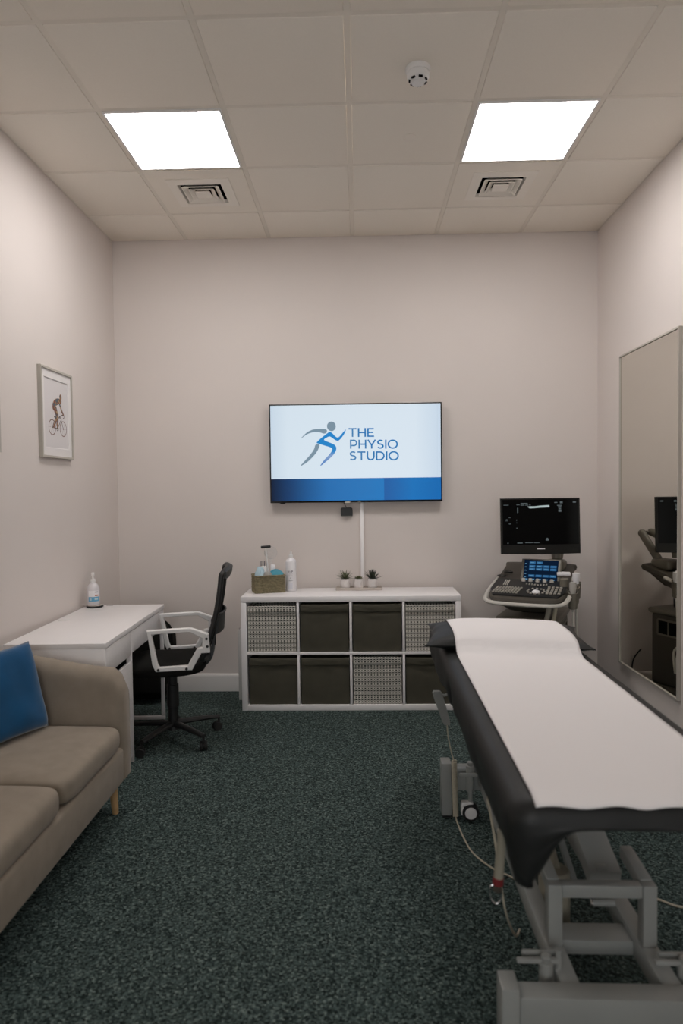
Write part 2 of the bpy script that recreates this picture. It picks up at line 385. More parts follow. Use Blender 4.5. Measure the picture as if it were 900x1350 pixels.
# ------------------------------------------------------------------ television
def tv():
    t = thing('television', 'wall-mounted flat television showing the running figure logo', 'television', (-.018, D, 1.744))
    w, h = 1.243/2, .712/2; y0 = -.062          # front plane of bezel
    MB().bx(-w, w, y0, -.03, -h, h, .004, 2).build('bezel', BLACKG, t)
    MB().bx(-.36, .36, -.034, -.006, -.22, .20, .01).build('rear_housing', BLACKP, t)
    MB().bx(-.2, .2, -.008, -.0005, -.14, .14, .002).build('wall_bracket', BLACKP, t)
    k = 1.243/228.0
    def P(px, py): return ((px-468.5)*k, -(py+.0125*(px-468.5)-597.3)*k)
    xa, xb = -w+.010, w-.010; zt, zb_, zs = h-.010, -h+.014, -(630.8-597.3)*k
    s = MB().bx(xa, xb, y0-.0012, y0+.002, zs, zt).build('screen', SCRW, t)
    xs = (505.8-468.5)*k
    MB().bx(xa, xs, y0-.0012, y0+.002, zb_, zs-.0004).build('blue_band', SCRB, s)
    MB().bx(xs, xb, y0-.0012, y0+.002, zb_, zs-.0004).build('blue_band', SCRB2, s)
    yy = y0-.0013
    def poly(m, pts, sm=5):
        q = [P(385+a/6, 545+b/6) for a, b in pts]
        q = [(v.x, v.y) for v in spline([(a, b, 0) for a, b in q], sm, True)] if sm else q
        vs = [m.bm.verts.new((a, yy, b)) for a, b in q]
        for f in tessellate_polygon([[Vector((a, b, 0)) for a, b in q]]): m.bm.faces.new([vs[k] for k in f])
    g = MB()
    poly(g, [(312+35*math.cos(a*PI/12), 104+38*math.sin(a*PI/12)) for a in range(24)], 0)
    poly(g, [(70, 199), (112, 156), (160, 131), (212, 124), (264, 126), (276, 140), (268, 158), (248, 161), (215, 151), (168, 151), (120, 166)])
    poly(g, [(183, 252), (200, 243), (215, 249), (213, 268), (190, 312), (150, 357), (105, 396), (62, 418), (96, 378), (140, 330), (170, 288)])
    def tri(m):
        return m
    tri(g).build('logo_figure', LOGOG, s, smooth=False)
    g = MB()
    poly(g, [(194, 231), (235, 192), (280, 158), (298, 149), (318, 158), (345, 186), (365, 192), (385, 174), (405, 150), (426, 130), (415, 160), (395, 190), (372, 214), (354, 218), (328, 204), (302, 186), (284, 188), (252, 211), (298, 233), (330, 247), (348, 270), (344, 302), (318, 337), (270, 380), (220, 418), (252, 370), (292, 328), (312, 300), (316, 284), (300, 270), (255, 256), (205, 240)], 4)
    tri(g).build('logo_runner', LOGOB, s, smooth=False)
    # lettering built from strokes
    def arc(cx, cy, rx, ry, a0, a1, n=16): return [(cx+rx*math.cos(math.radians(a0+(a1-a0)*i/n)), cy+ry*math.sin(math.radians(a0+(a1-a0)*i/n))) for i in range(n+1)]
    q = .078
    GL = {'T': (.80, [[(0, 1-q), (.8, 1-q)], [(.4, 1-q), (.4, 0)]]), 'H': (.80, [[(q, 0), (q, 1)], [(.73, 0), (.73, 1)], [(q, .5), (.73, .5)]]),
          'E': (.66, [[(q, 0), (q, 1)], [(q, 1-q), (.66, 1-q)], [(q, .51), (.61, .51)], [(q, q), (.68, q)]]),
          'P': (.74, [[(q, 0), (q, 1)], [(q, 1-q), (.40, 1-q)]+arc(.40, .64, .28, .29, 90, -90)+[(q, .35)]]),
          'Y': (.84, [[(.04, 1), (.42, .38)], [(.80, 1), (.42, .38)], [(.42, .40), (.42, 0)]]),
          'S': (.68, [arc(.345, .715, .255, .215, 35, 180, 10)+arc(.345, .715, .255, .20, 180, 250, 6)+arc(.33, .285, .275, .215, 75, -10, 8)+arc(.33, .285, .275, .215, -10, -150, 12)]),
          'I': (.14, [[(q, 0), (q, 1)]]), 'O': (1.04, [arc(.52, .5, .45, .44, 0, 360, 40)]),
          'U': (.80, [[(q, 1), (q, .42)]+arc(.40, .42, .33, .35, 180, 360)+[(.73, 1)]]),
          'D': (.88, [[(q, 0), (q, 1)], [(q, 1-q), (.36, 1-q)]+arc(.36, .5, .45, .43, 90, -90, 24)+[(q, q)]])}
    def stroke(m, pts, w2, f):
        n = len(pts); L, R = [], []
        for i in range(n):
            a = Vector(pts[max(i-1, 0)]); b = Vector(pts[min(i+1, n-1)]); p = Vector(pts[i])
            d0 = (p-a).normalized() if (p-a).length else (b-p).normalized(); d1 = (b-p).normalized() if (b-p).length else d0
            nn = Vector((-(d0+d1).y, (d0+d1).x)).normalized(); c = max(.5, nn.dot(Vector((-d1.y, d1.x))))
            L.append(p+nn*w2/c); R.append(p-nn*w2/c)
        vs = [m.bm.verts.new(f(p)) for p in L+R]
        for i in range(n-1): m.bm.faces.new((vs[i], vs[i+1], vs[n+i+1], vs[n+i]))
    def word(txt, xl, xr_, yt, yb, name, gap=.13):
        tot = sum(GL[c][0] for c in txt)+gap*(len(txt)-1); m = MB(); x = 0; dz = 0
        for c in txt:
            for st in GL[c][1]:
                dz += 1e-5
                def f(p, x=x, dz=dz):
                    u, v = P(385+(xl+(x+p[0])/tot*(xr_-xl))/6, 545+(yb+(yt-yb)*p[1])/6); return (u, yy-dz, v)
                stroke(m, st, q, f)
            x += GL[c][0]+gap
        m.build(name, LOGOT, s, smooth=False, weld=False)
    word('THE', 447, 647, 118, 188, 'logo_lettering'); word('PHYSIO', 457, 836, 210, 281, 'logo_lettering'); word('STUDIO', 453, 843, 302, 373, 'logo_lettering')
    MB().bx(-.082, -.040, y0-.002, y0+.01, -h-.006, -h+.006, .002).build('receiver_light', SILVER, t)
    MB().bx(.012, .034, y0-.001, y0+.001, -h+.003, -h+.008).build('badge', KEYS, t)
    MB().bx(-.55, -.515, y0+.004, y0+.02, -h-.008, -h+.002, .002).build('foot_mount', BLACKP, t)
tv()
t = thing('sensor_box', 'small black box hanging by a short cable under the television', 'box', (-.088, D, 1.318))
MB().loft([[(x*s_, -d_, z*s_) for x, z in ((-.043, -.030), (.043, -.030), (.043, .022), (.034, .031), (-.034, .031), (-.043, .022))] for d_, s_ in ((0, 1), (.022, 1), (.027, .92))]).build('housing', BLACKP, t)
MB().tube(spline([(-.022, -.03, .076), (-.014, -.024, .055), (.002, -.02, .028)], 5), .0022, 6).build('cable', BLACKP, t)
tag(MB().bx(.010, .036, D-.020, D, .70, 1.40, .003).build('cable_trunking', mat('trunking_white', (.92, .90, .90), .35)), 'vertical white cable trunking strip from television down to the shelf unit', 'cable trunking')

# ------------------------------------------------------------------ shelf unit
SX0, SX1, SY0, SY1 = -.797, .673, 4.426, 4.816
def shelf():
    t = thing('shelf_unit', 'low white cube shelf unit of eight cells along back wall', 'shelf unit', ((SX0+SX1)/2, (SY0+SY1)/2, 0))
    T = inv(t.location); e = .038; H = .77
    MB(T).bx(SX0, SX1, SY0, SY1, H-e, H, .002).build('top_panel', WHITE, t)
    MB(T).bx(SX0+e, SX1-e, SY0, SY1, 0, e, .002).build('bottom_panel', WHITE, t)
    MB(T).bx(SX0, SX0+e-.0005, SY0, SY1, 0, H-e-.0005, .002).build('side_panel', WHITE, t)
    MB(T).bx(SX1-e+.0005, SX1, SY0, SY1, 0, H-e-.0005, .002).build('side_panel', WHITE, t)
    cw = (SX1-SX0-2*e-3*.016)/4; zm = (H-.016)/2
    xs = []
    MB(T).bx(SX0+e, SX1-e, SY0+.002, SY1, zm, zm+.016, .001).build('shelf_board', WHITE, t)
    for k in range(4):
        x = SX0+e+k*(cw+.016); xs.append((x, x+cw))
        if k: 
            for z0, z1 in ((e, zm), (zm+.016, H-e)): MB(T).bx(x-.016, x, SY0+.002, SY1, z0+.0004, z1-.0004, .001).build('divider', WHITE, t)
    return xs, e, zm
cells, e_, zm_ = shelf()
def fabric_box(col, top, pat, label, dx=0, drop=.016, seed=0):
    x0, x1 = cells[col]; w = .322/2; h = (.335-.010-drop); d = .35; zz = (zm_+.0165 if top else e_+.0005)
    loc = ((x0+x1)/2+dx, SY0+.012, zz); m0 = PATTERN if pat else OLIVE
    t = thing('storage_box', label, 'storage box', loc, 0, 'patterned storage boxes' if pat else 'dark olive storage boxes')
    rnd = random.Random(seed); ph = rnd.random()*9; zb = h*.84
    def front(u, v):
        x = -w+2*w*u; z = h*v; ed = min(u, 1-u)*2
        y = -.006*math.sin(PI*u)*math.sin(PI*v) + .003*noise.noise(Vector((x*9+ph, z*7, ph)))*min(1, ed*4)
        if not pat: y += .0035*math.sin(z*70+6*noise.noise(Vector((x*5, ph, 1))))*sstep(h*.55, h*.8, z)*ed
        return (x, y+.004, z)
    m = MB(); m.grid(front, 20, 26)
    m.bx(-w, -w+.004, .004, d, 0, h-.006); m.bx(w-.004, w, .004, d, 0, h-.006); m.bx(-w, w, d-.004, d, 0, h); m.bx(-w, w, .008, d, .0, .004)
    b = m.build('body', m0, t, sharp=50, weld=False)
    def band(u, v):          # turned-over hem along the top edge, creased and sagging
        x = -w-.001+(2*w+.002)*u; s0 = .006*math.sin(PI*u)*(.6+.4*math.sin(ph)); 
        z = h+.002 - (h-zb)*v - s0*(1-.3*v)*(0 if pat else 1) + .003*noise.noise(Vector((x*11, ph, v)))
        y = -.0045-.0035*math.sin(PI*min(1, v*1.05)) - .004*noise.noise(Vector((x*14+ph, v*2.5, 3)))
        return (x, y, z)
    m = MB(); m.grid(band, 28, 8)
    o = m.build('top_hem', m0, t, sharp=60)
    md = o.modifiers.new('thick', 'SOLIDIFY'); md.thickness = .003
    return t
P_, O_ = True, False
fabric_box(0, 1, P_, 'black and white patterned storage box in top left corner cell of shelf unit', 0, .014, 1)
fabric_box(1, 1, O_, 'dark olive storage box in top row, beside the top left patterned box', 0, .004, 2)
fabric_box(2, 1, O_, 'dark olive storage box in top row under the small potted plants', 0, .004, 3)
fabric_box(3, 1, P_, 'black and white patterned storage box in top right cell behind treatment couch', 0, .012, 4)
fabric_box(0, 0, O_, 'dark olive storage box in bottom left corner cell, under a patterned box', .006, .012, 5)
fabric_box(1, 0, O_, 'dark olive storage box in bottom row, left of the lower patterned box', .002, .010, 6)
fabric_box(2, 0, P_, 'black and white patterned storage box in the bottom row of the shelf unit', 0, .008, 7)
fabric_box(3, 0, O_, 'dark olive storage box in bottom right cell, half hidden by treatment couch', 0, .010, 8)
# panel beside the shelf
t = thing('slim_panel', 'slim white panel standing at the left side of the shelf unit', 'board', (-.845, 4.74, 0))
MB().bx(-.016, .016, -.085, .085, 0, .50, .004).build('body', PANELW, t)
MB().lathe([(0, 0), (.007, 0), (.007, .012), (.004, .016), (0, .016)], (-.004, -.07, .499), 14).build('screw_cap', CHROME, t)

# ------------------------------------------------------------------ things on the shelf
TZ = .7705
def basket():
    cx, cy, rz = -.640, 4.655, .32
    t = thing('wicker_basket', 'rectangular grey-green wicker basket on left end of shelf unit', 'basket', (cx, cy, TZ), rz)
    hw, hd, H = .104, .070, .120
    def per(s, off=0):   # perimeter point for 0..1
        P = 2*(2*hw+2*hd); L = s*P
        for (a, b, ln) in (((-1, -1), (1, 0), 2*hw), ((1, -1), (0, 1), 2*hd), ((1, 1), (-1, 0), 2*hw), ((-1, 1), (0, -1), 2*hd)):
            if L <= ln+1e-9:
                n = Vector((b[1], -b[0], 0)); return Vector((a[0]*hw, a[1]*hd, 0))+Vector((b[0], b[1], 0))*L+n*off
            L -= ln
        return Vector((-hw, -hd, 0))
    m = MB(); NS = 28
    m.bx(-hw+.002, hw-.002, -hd+.002, hd-.002, 0, .004)
    for a in ((-hw+.0025, -hw+.004, -hd+.0025, hd-.0025), (hw-.004, hw-.0025, -hd+.0025, hd-.0025), (-hw+.0025, hw-.0025, -hd+.0025, -hd+.004), (-hw+.0025, hw-.0025, hd-.004, hd-.0025)): m.bx(*a, 0, H-.004)
    nr = 13
    for r in range(nr):
        z = .006+(H-.012)*r/(nr-1)
        m.tube([per((k/(NS*4)) % 1, .0030*math.cos(PI*(k/4)+PI*r))+Vector((0, 0, z)) for k in range(NS*4)], .0042, 6, True)
    m.build('woven_body', WICKER, t)
    m = MB(); m.tube([per(k/80, .001)+Vector((0, 0, H-.002)) for k in range(80)], .0058, 8, True); m.build('rim', WICKER, t)
    return t
basket()
BR = Matrix.Translation((-.640, 4.655, TZ)) @ Matrix.Rotation(.32, 4, 'Z')
def inb(x, y, z=0): return BR @ Vector((x, y, z))
# contents (each its own thing, standing in the basket)
def crumple():
    c = inb(-.058, .0, .008); t = MB()
    def f(u, v):
        a = 2*PI*u; b = PI*(v-.5); d = Vector((math.cos(a)*math.cos(b), math.sin(a)*math.cos(b), math.sin(b)))
        k = 1+.20*noise.noise(d*2.6)+.13*noise.noise(d*6)
        return Vector((d.x*.038*k, d.y*.046*k, .085+d.z*(.080)*k))
    t.grid(f, 48, 30, cu=True); o = t.build('face_masks', MASKB, sharp=80); o.location = c
    tag(o, 'crumpled pale blue disposable masks bunched in left end of wicker basket', 'face masks')
crumple()
def disc_ball():
    c = inb(.056, -.026, .006); t = thing('massage_disc', 'round teal rubber disc leaning inside right end of wicker basket', 'massage disc', c, .2)
    MB().lathe([(0, -.012), (.030, -.014), (.050, -.006), (.054, 0), (.050, .010), (.030, .018), (0, .020)], (-.006, .018, .098), 36, ax=(-.15, -1, .25)).build('disc', TEAL, t)
    MB().lathe([(0, 0), (.03, 0), (.05, .003), (.052, .008), (.03, .014), (0, .016)], (.004, .0, .094), 36, ax=(.25, -1, .25)).build('face', mat('teal_pale', (.06, .33, .44), .5), t)
disc_ball()
def roll_cloth():
    o = MB().lathe([(0, 0), (.024, 0), (.03, .02), (.03, .115), (.022, .132), (0, .136)], (0, 0, 0), 24).build('grey_cloth', GREYCLOTH); o.location = inb(-.010, -.034, .008)
    tag(o, 'rolled grey cloth in the middle of wicker basket', 'cloth')
roll_cloth()
c = inb(.040, .036, .008); t = thing('small_bottle', 'small white capped bottle behind teal disc in wicker basket', 'bottle', c)
MB().lathe([(0, 0), (.022, 0), (.024, .01), (.024, .12), (.014, .135), (.012, .14), (0, .14)], n=24).build('body', PUREWHITE, t)
MB().lathe([(0, .139), (.0155, .139), (.0155, .172), (.013, .176), (0, .176)], n=24).build('cap', PUREWHITE, t)
c = inb(-.028, .026, .008); t = thing('brush', 'white holder with four dark prongs standing in wicker basket', 'tool', c)
MB().bx(-.021, .021, -.014, .014, 0, .170, .006).build('handle', WPLASTIC, t)
for k in range(4): MB().bx(-.019+k*.0115, -.0135+k*.0115, -.004, .004, .168, .205, .0015).build('prong', INK, t)
c = inb(.004, .030, .006); t = thing('reflex_hammer', 'reflex hammer with white shaft and black head standing in wicker basket', 'reflex hammer', c)
MB().cyl((.012, 0, 0), (-.014, 0, .300), .0075, .0055, 12).build('shaft', WPLASTIC, t)
MB().cyl((-.047, 0, .304), (.022, 0, .309), .0095, n=16, bev=.003).build('head', BLACKP, t)
c = inb(.052, .052, .006); t = thing('clear_disc', 'clear round plastic measuring disc standing behind the tools in basket', 'measuring disc', c, .1)
MB().lathe([(0, -.001), (.046, -.001), (.046, .001), (0, .001)], (-.022, .0, .262), 40, ax=(0, 1, 0)).build('disc', CLEAR, t)
MB().lathe([(.045, -.0014), (.046, -.0014), (.046, .0014), (.045, .0014)], (-.022, .0, .262), 40, ax=(0, 1, 0), ring=True).build('scale_ring', INKPALE, t)
MB().lathe([(.026, -.0014), (.027, -.0014), (.027, .0014), (.026, .0014)], (-.022, .0, .262), 40, ax=(0, 1, 0), ring=True).build('scale_ring', INKPALE, t)
MB().bx(-.034, -.010, -.0014, .0014, 0, .225, .001).build('arm', CLEAR, t)
# large bottle
t = thing('white_bottle', 'tall white squeeze bottle with nozzle standing right of wicker basket', 'bottle', (-.482, 4.685, TZ))
MB().lathe([(0, 0), (.034, 0), (.0375, .005), (.0375, .205), (.035, .216), (.026, .226), (.017, .232), (.017, .234), (0, .234)], n=36).build('body', PUREWHITE, t)
MB().lathe([(0, .233), (.0155, .233), (.0155, .252), (.012, .255), (.008, .256), (.007, .272), (.0045, .281), (0, .281)], n=24).build('nozzle_cap', WPLASTIC, t)
def curved(m, r, a0, a1, z0, z1, mt=None, n=6):
    m.grid(lambda u, v: (r*math.sin(a0+(a1-a0)*u), -r*math.cos(a0+(a1-a0)*u), z0+(z1-z0)*v), n, 1, m=mt)
def letter_on(m, strokes, r, a0, z0, h):
    for (xa, za), (xb, zb) in strokes:
        pa = Vector((xa, za)); pb = Vector((xb, zb)); d = (pb-pa).normalized(); n = Vector((-d.y, d.x))*.12
        q = [pa+n, pb+n, pb-n, pa-n]
        m.faces([(r*math.sin(a0+x*h/r), -r*math.cos(a0+x*h/r), z0+z*h) for x, z in q], [(0, 1, 2, 3)])
m = MB(); r = .0379; a = -.52
for st in ([((0, 1), (.35, 0)), ((.35, 0), (.7, 1))], [((.15, 0), (.15, 1))], [((.05, 0), (.05, 1)), ((.05, 1), (.5, .95)), ((.5, .95), (.5, .5)), ((.5, .5), (.05, .45))]):
    letter_on(m, st, r, a, .133, .013); a += .36
for z, a0, a1 in ((.122, -.4, .35), (.110, -.42, .40), (.076, -.35, .42)): curved(m, r, a0, a1, z, z+.0016)
curved(m, r, -.05, .12, .090, .098)
m.build('label_print', INK, t, weld=False)
m = MB(); curved(m, r, -.55, .35, .016, .062); m.build('label_panel', mat('label_grey', (.70, .70, .76), .5), t)
# plant tray and pots
tt = thing('plant_tray', 'long shallow stone-coloured tray under three small plants on shelf unit', 'tray', (-.004, 4.722, TZ))
m = MB(); m.bx(-.162, .162, -.05, .05, 0, .006, .002)
for a in ((-.162, .162, -.05, -.046), (-.162, .162, .046, .05), (-.162, -.158, -.05, .05), (.158, .162, -.05, .05)): m.bx(*a, .002, .018, .0015)
m.build('tray', TRAYW, tt)
def pot(x, label, kind):
    t = thing('potted_succulent', label, 'potted plant', (x, 4.722, TZ+.0065), 0, 'three small potted plants on a tray')
    n = 10; R = .035
    def ring(r, z, tw): return [(math.cos(2*PI*(k+tw)/n)*r, math.sin(2*PI*(k+tw)/n)*r, z) for k in range(n)]
    MB().loft([ring(.030, 0, 0), ring(.034, .012, .5), ring(.036, .038, 0), ring(.036, .060, .5), ring(.035, .072, 0), ring(.032, .072, 0), ring(.031, .06, 0)]).build('pot', POT, t, sharp=8)
    MB().lathe([(0, .058), (.031, .058), (.031, .064), (0, .066)], n=20).build('soil', SOIL, t)
    m = MB(); rnd = random.Random(int(x*1000)+5)
    def leaf(az, tilt, L, w, th, curve):
        d = Vector((math.cos(az), math.sin(az), 0)); sd = Vector((-d.y, d.x, 0)); rings = []
        for i in range(7):
            s = i/6; an = tilt+curve*s; c = d*(.004+L*s*math.cos(an))+Vector((0, 0, .066+L*s*math.sin(an)))
            ww = w*(1-.25*abs(2*s-.7))*(1-s**3)+.0004; up = Vector((0, 0, 1))*math.cos(an)-d*math.sin(an)
            rings.append([c+sd*ww, c+up*th*(1-s)+sd*ww*.3, c-sd*ww, c-up*th*1.3*(1-s)-sd*0])
        m.loft(rings)
    if kind == 0:
        for k in range(34):
            s = k/34; leaf(k*2.4, .25+1.15*s+rnd.uniform(-.1, .1), .060+.022*rnd.random(), .0042, .002, rnd.uniform(-.25, .05))
    elif kind == 1:
        for k in range(40):
            s = k/40; leaf(k*2.4, .05+1.2*s, .036*(1-.45*s), .0085*(1-.3*s), .0035, .35)
    else:
        for k in range(26):
            s = k/26; leaf(k*2.4, .35+1.15*s+rnd.uniform(-.08, .08), .066+.012*rnd.random(), .0088, .003, rnd.uniform(-.1, .15))
    m.build('leaves', (LEAFA, LEAFB, LEAFC)[kind], t, sharp=50)
pot(-.101, 'spiky grey-green succulent in white pot, left end of the tray', 0)
pot(-.006, 'low rounded succulent in white pot, middle of the tray', 1)
pot(.092, 'dark broad-leaved succulent in white pot, right end of the tray', 2)

# ------------------------------------------------------------------ pictures on the left wall
def picture(yc, label, art):
    t = thing('picture_frame', label, 'picture', (XL, yc, 1.94), 0, 'framed pictures on left wall')
    hy, hz, d, b = .2025, .257, .024, .012
    sq = ((-1, -1), (1, -1), (1, 1), (-1, 1))
    def ring(q, x): return [(x, sy*(hy-q), sz*(hz-q)) for sy, sz in sq]
    MB().loft([ring(0, .001), ring(0, d-.001), ring(.001, d), ring(b, d), ring(b, .012), ring(b, .001)], loop=True, cap=False).build('frame', FRAMEG, t, sharp=20)
    i1, i2 = .0125, .058
    MB().loft([[(x, sy*(hy-q+(.0 if q == i1 else .012)), sz*(hz-q)) for sy, sz in sq] for q, x in ((i1, .006), (i1, .016), (i2, .016), (i2+.002, .013), (i2+.002, .006))], loop=True, cap=False).build('mat_board', MATB, t, sharp=20)
    p = MB().bx(.005, .0115, -hy+.02, hy-.02, -hz+.02, hz-.02).build('print', PRINTW, t)
    if not art: return
    x = .0117
    def circ(m, cy, cz, r, w, n=36):
        m.loft([[(x, cy+math.cos(2*PI*k/n)*q, cz+math.sin(2*PI*k/n)*q) for k in range(n)] for q in (r-w, r)], cap=False)
    def bar(m, a, b_, w, dx=0):
        a = Vector(a); b_ = Vector(b_); n = (b_-a).normalized(); n = Vector((-n.y, n.x))*w/2
        m.faces([(x+dx, *(v)) for v in (a+n, b_+n, b_-n, a-n)], [(0, 1, 2, 3)])
    m = MB(); rw, fw = (-.056, -.079), (.088, -.078)
    for c in (rw, fw):
        m = MB(); circ(m, *c, .046, .005); circ(m, *c, .005, .004, 12)
        for q in range(3): bar(m, (c[0]-.041*math.cos(q*1.05), c[1]-.041*math.sin(q*1.05)), (c[0]+.041*math.cos(q*1.05), c[1]+.041*math.sin(q*1.05)), .0008)
        m.build('print_wheel', INKR, p, smooth=False)
    m = MB(); bb, st, ht = (.010, -.083), (-.012, -.022), (.056, -.014)
    for a, b_ in ((rw, bb), (rw, st), (st, bb), (st, ht), (bb, (.062, -.026)), (ht, (.064, -.030)), ((.062, -.026), fw)): bar(m, a, b_, .0048)
    for a, b_ in (((.034, -.012), (.078, .004)), ((.078, .004), (.103, .003)), ((.103, .003), (.100, -.012)), ((.100, -.012), (.088, -.016))): bar(m, a, b_, .005)
    bar(m, (-.03, -.016), (.004, -.018), .007); circ(m, .012, -.084, .013, .005, 18)
    m.build('print_bicycle', INKB, p, smooth=False)
    m = MB()
    def poly(pts, dx):
        q = spline([(0, a, b_) for a, b_ in pts], 4, True); vs = [m.bm.verts.new((x+dx, v.y, v.z)) for v in q]
        for f in tessellate_polygon([[Vector((v.y, v.z, 0)) for v in q]]): m.bm.faces.new([vs[k] for k in f])
    poly([(.072, .086), (.060, .066), (.030, .062), (-.006, .046), (-.026, .020), (-.046, .028), (-.044, .061), (-.016, .086), (.020, .096), (.044, .096)], .0004)
    poly([(-.030, .026), (-.002, .046), (.014, .018), (.026, -.002), (.018, -.070), (.004, -.082), (.002, -.022), (-.018, .002)], .0006)
    poly([(-.006, -.002), (.020, -.002), (.014, -.024), (-.008, -.054), (-.036, -.082), (-.048, -.076), (-.022, -.040)], .0003)
    poly([(.036, .066), (.056, .062), (.074, .036), (.098, .010), (.088, .004), (.062, .026)], .0007)
    poly([(.046, .096), (.044, .112), (.054, .124), (.068, .120), (.073, .104), (.066, .088), (.054, .086)], .0008)
    m.build('print_rider', PATCH, p, smooth=False)
picture(3.883, 'silver framed cyclist print hanging on left wall above desk', True)
picture(3.044, 'sliver of another picture frame at left edge of left wall', False)

# ------------------------------------------------------------------ mirror on the right wall
t = thing('wall_mirror', 'tall rectangular mirror in thin silver frame on right wall', 'mirror', (XR, 4.030, 1.322))
def mring(q, x): return [(x, sy*(.408-q), sz*(1.007-q)) for sy, sz in ((-1, -1), (1, -1), (1, 1), (-1, 1))]
MB().loft([mring(0, -.001), mring(0, -.020), mring(.010, -.020), mring(.010, -.012), mring(.010, -.001)], loop=True, cap=False).build('frame', FRAMEG, t, sharp=20)
MB().bx(-.013, -.003, -.3975, .3975, -.9965, .9965).build('glass', MIRROR, t)

# ------------------------------------------------------------------ desk
DR = .036; DL = (-1.500, 3.722, 0)
def desk():
    t = thing('desk', 'white desk with drawers standing against left wall', 'desk', DL, DR)
    x0, x1, y0, y1, H = -.245, .250, -.556, .552, .75
    MB().bx(x0, x1, y0, y1, H-.026, H, .0015).build('desktop', WHITE, t)
    zt = H-.0265; cy = -.13
    MB().bx(x0+.004, x1-.004, y0+.002, y0+.020, 0, zt, .001).build('side_panel', WHITE, t)
    MB().bx(x0+.004, x1-.004, cy-.018, cy, 0, zt, .001).build('side_panel', WHITE, t)
    MB().bx(x0+.004, x0+.016, y0+.0205, cy-.0185, .03, zt).build('back_panel', WHITE, t)
    MB().bx(x0+.017, x1-.02, y0+.0205, cy-.0185, .03, .046).build('cabinet_floor', WHITE, t)
    MB().bx(x1-.020, x1-.004, y0+.022, cy-.020, .592, zt-.003, .0015).build('drawer', WHITE, t)
    d = MB().bx(x1-.020, x1-.004, y0+.022, cy-.020, .04, .556, .0015).build('cabinet_door', WHITE, t)
    MB().bx(x1-.05, x1-.03, y0+.0205, cy-.0185, .54, .60).build('handle_recess', SHADOWGAP, t)
    MB().bx(x1-.020, x1-.004, cy+.003, y1-.022, .600, zt-.004, .0015).build('wide_drawer', WHITE, t)
    MB().bx(x0+.05, x1-.021, cy+.004, y1-.024, .605, zt-.006).build('drawer_box', mat('drawer_grey', (.4, .4, .39), .6), t)
    MB().bx(x0+.004, x0+.016, cy+.001, y1-.022, .60, zt).build('rear_rail', WHITE, t)
    q = .022
    for x in (x1-.004-q, x0+.010): MB().bx(x, x+q, y1-.020-.0, y1-.020+q*.8, .024, zt, .002).build('leg', WHITE, t)
    MB().bx(x0+.010, x1-.004, y1-.020, y1-.020+q*.8, 0, .022, .002).build('foot_bar', WHITE, t)
    MB().lathe([(0, 0), (.030, 0), (.030, .002), (.027, .003), (0, .0032)], (-.195, .05, H), 28).build('cable_grommet', WPLASTIC, t)
    MB().bx(-.115, -.075, .53, .534, H, H+.0008).build('cable_slot', SHADOWGAP, t)
desk()
t = thing('coaster', 'thin dark round coaster under soap dispenser on desk', 'coaster', (-1.688, 4.195, .7505))
MB().lathe([(0, 0), (.050, 0), (.052, .003), (.052, .010), (.049, .012), (0, .012)], n=40).build('disc', BLACKP, t)
MB().lathe([(0, .0119), (.046, .0119), (.044, .0145), (0, .0145)], n=40).build('mat', TRAYW, t)
t = thing('soap_dispenser', 'clear white pump bottle with blue label standing on desk', 'pump bottle', (-1.696, 4.193, .7652), .35)
SOAPB = mat('frosted_plastic', (.66, .64, .66), .3)
MB().lathe([(0, 0), (.036, 0), (.040, .006), (.040, .092), (.037, .112), (.027, .131), (.018, .138), (.017, .142), (0, .142)], n=36).build('body', SOAPB, t)
MB().lathe([(0, .141), (.017, .141), (.017, .160), (.012, .164), (.0075, .166), (.0055, .172), (.0055, .188), (0, .188)], n=24).build('collar', WPLASTIC, t)
m = MB(); m.lathe([(0, .187), (.010, .187), (.010, .203), (.008, .206), (0, .206)], n=20); m.tube([(0, 0, .198), (.002, -.016, .199), (.003, -.030, .194)], .005, 8); m.build('pump_head', WPLASTIC, t)
m = MB(); curved(m, .0404, -.75, .95, .056, .094, n=12); m.build('label', PUREWHITE, t)
m = MB(); curved(m, .0404, -.75, .95, .026, .0555, n=12); m.build('label_band', LABELBLUE, t)
m = MB(); curved(m, .0407, -.55, -.25, .032, .047); curved(m, .0407, .2, .75, .036, .048); m.build('label_mark', MASKB, t)
m = MB(); curved(m, .0407, .25, .8, .082, .089); m.build('label_print', INKPALE, t)
m = MB(); curved(m, .0407, .25, .85, .060, .068); m.build('label_stripe', mat('label_warm', (.42, .16, .10), .5), t)

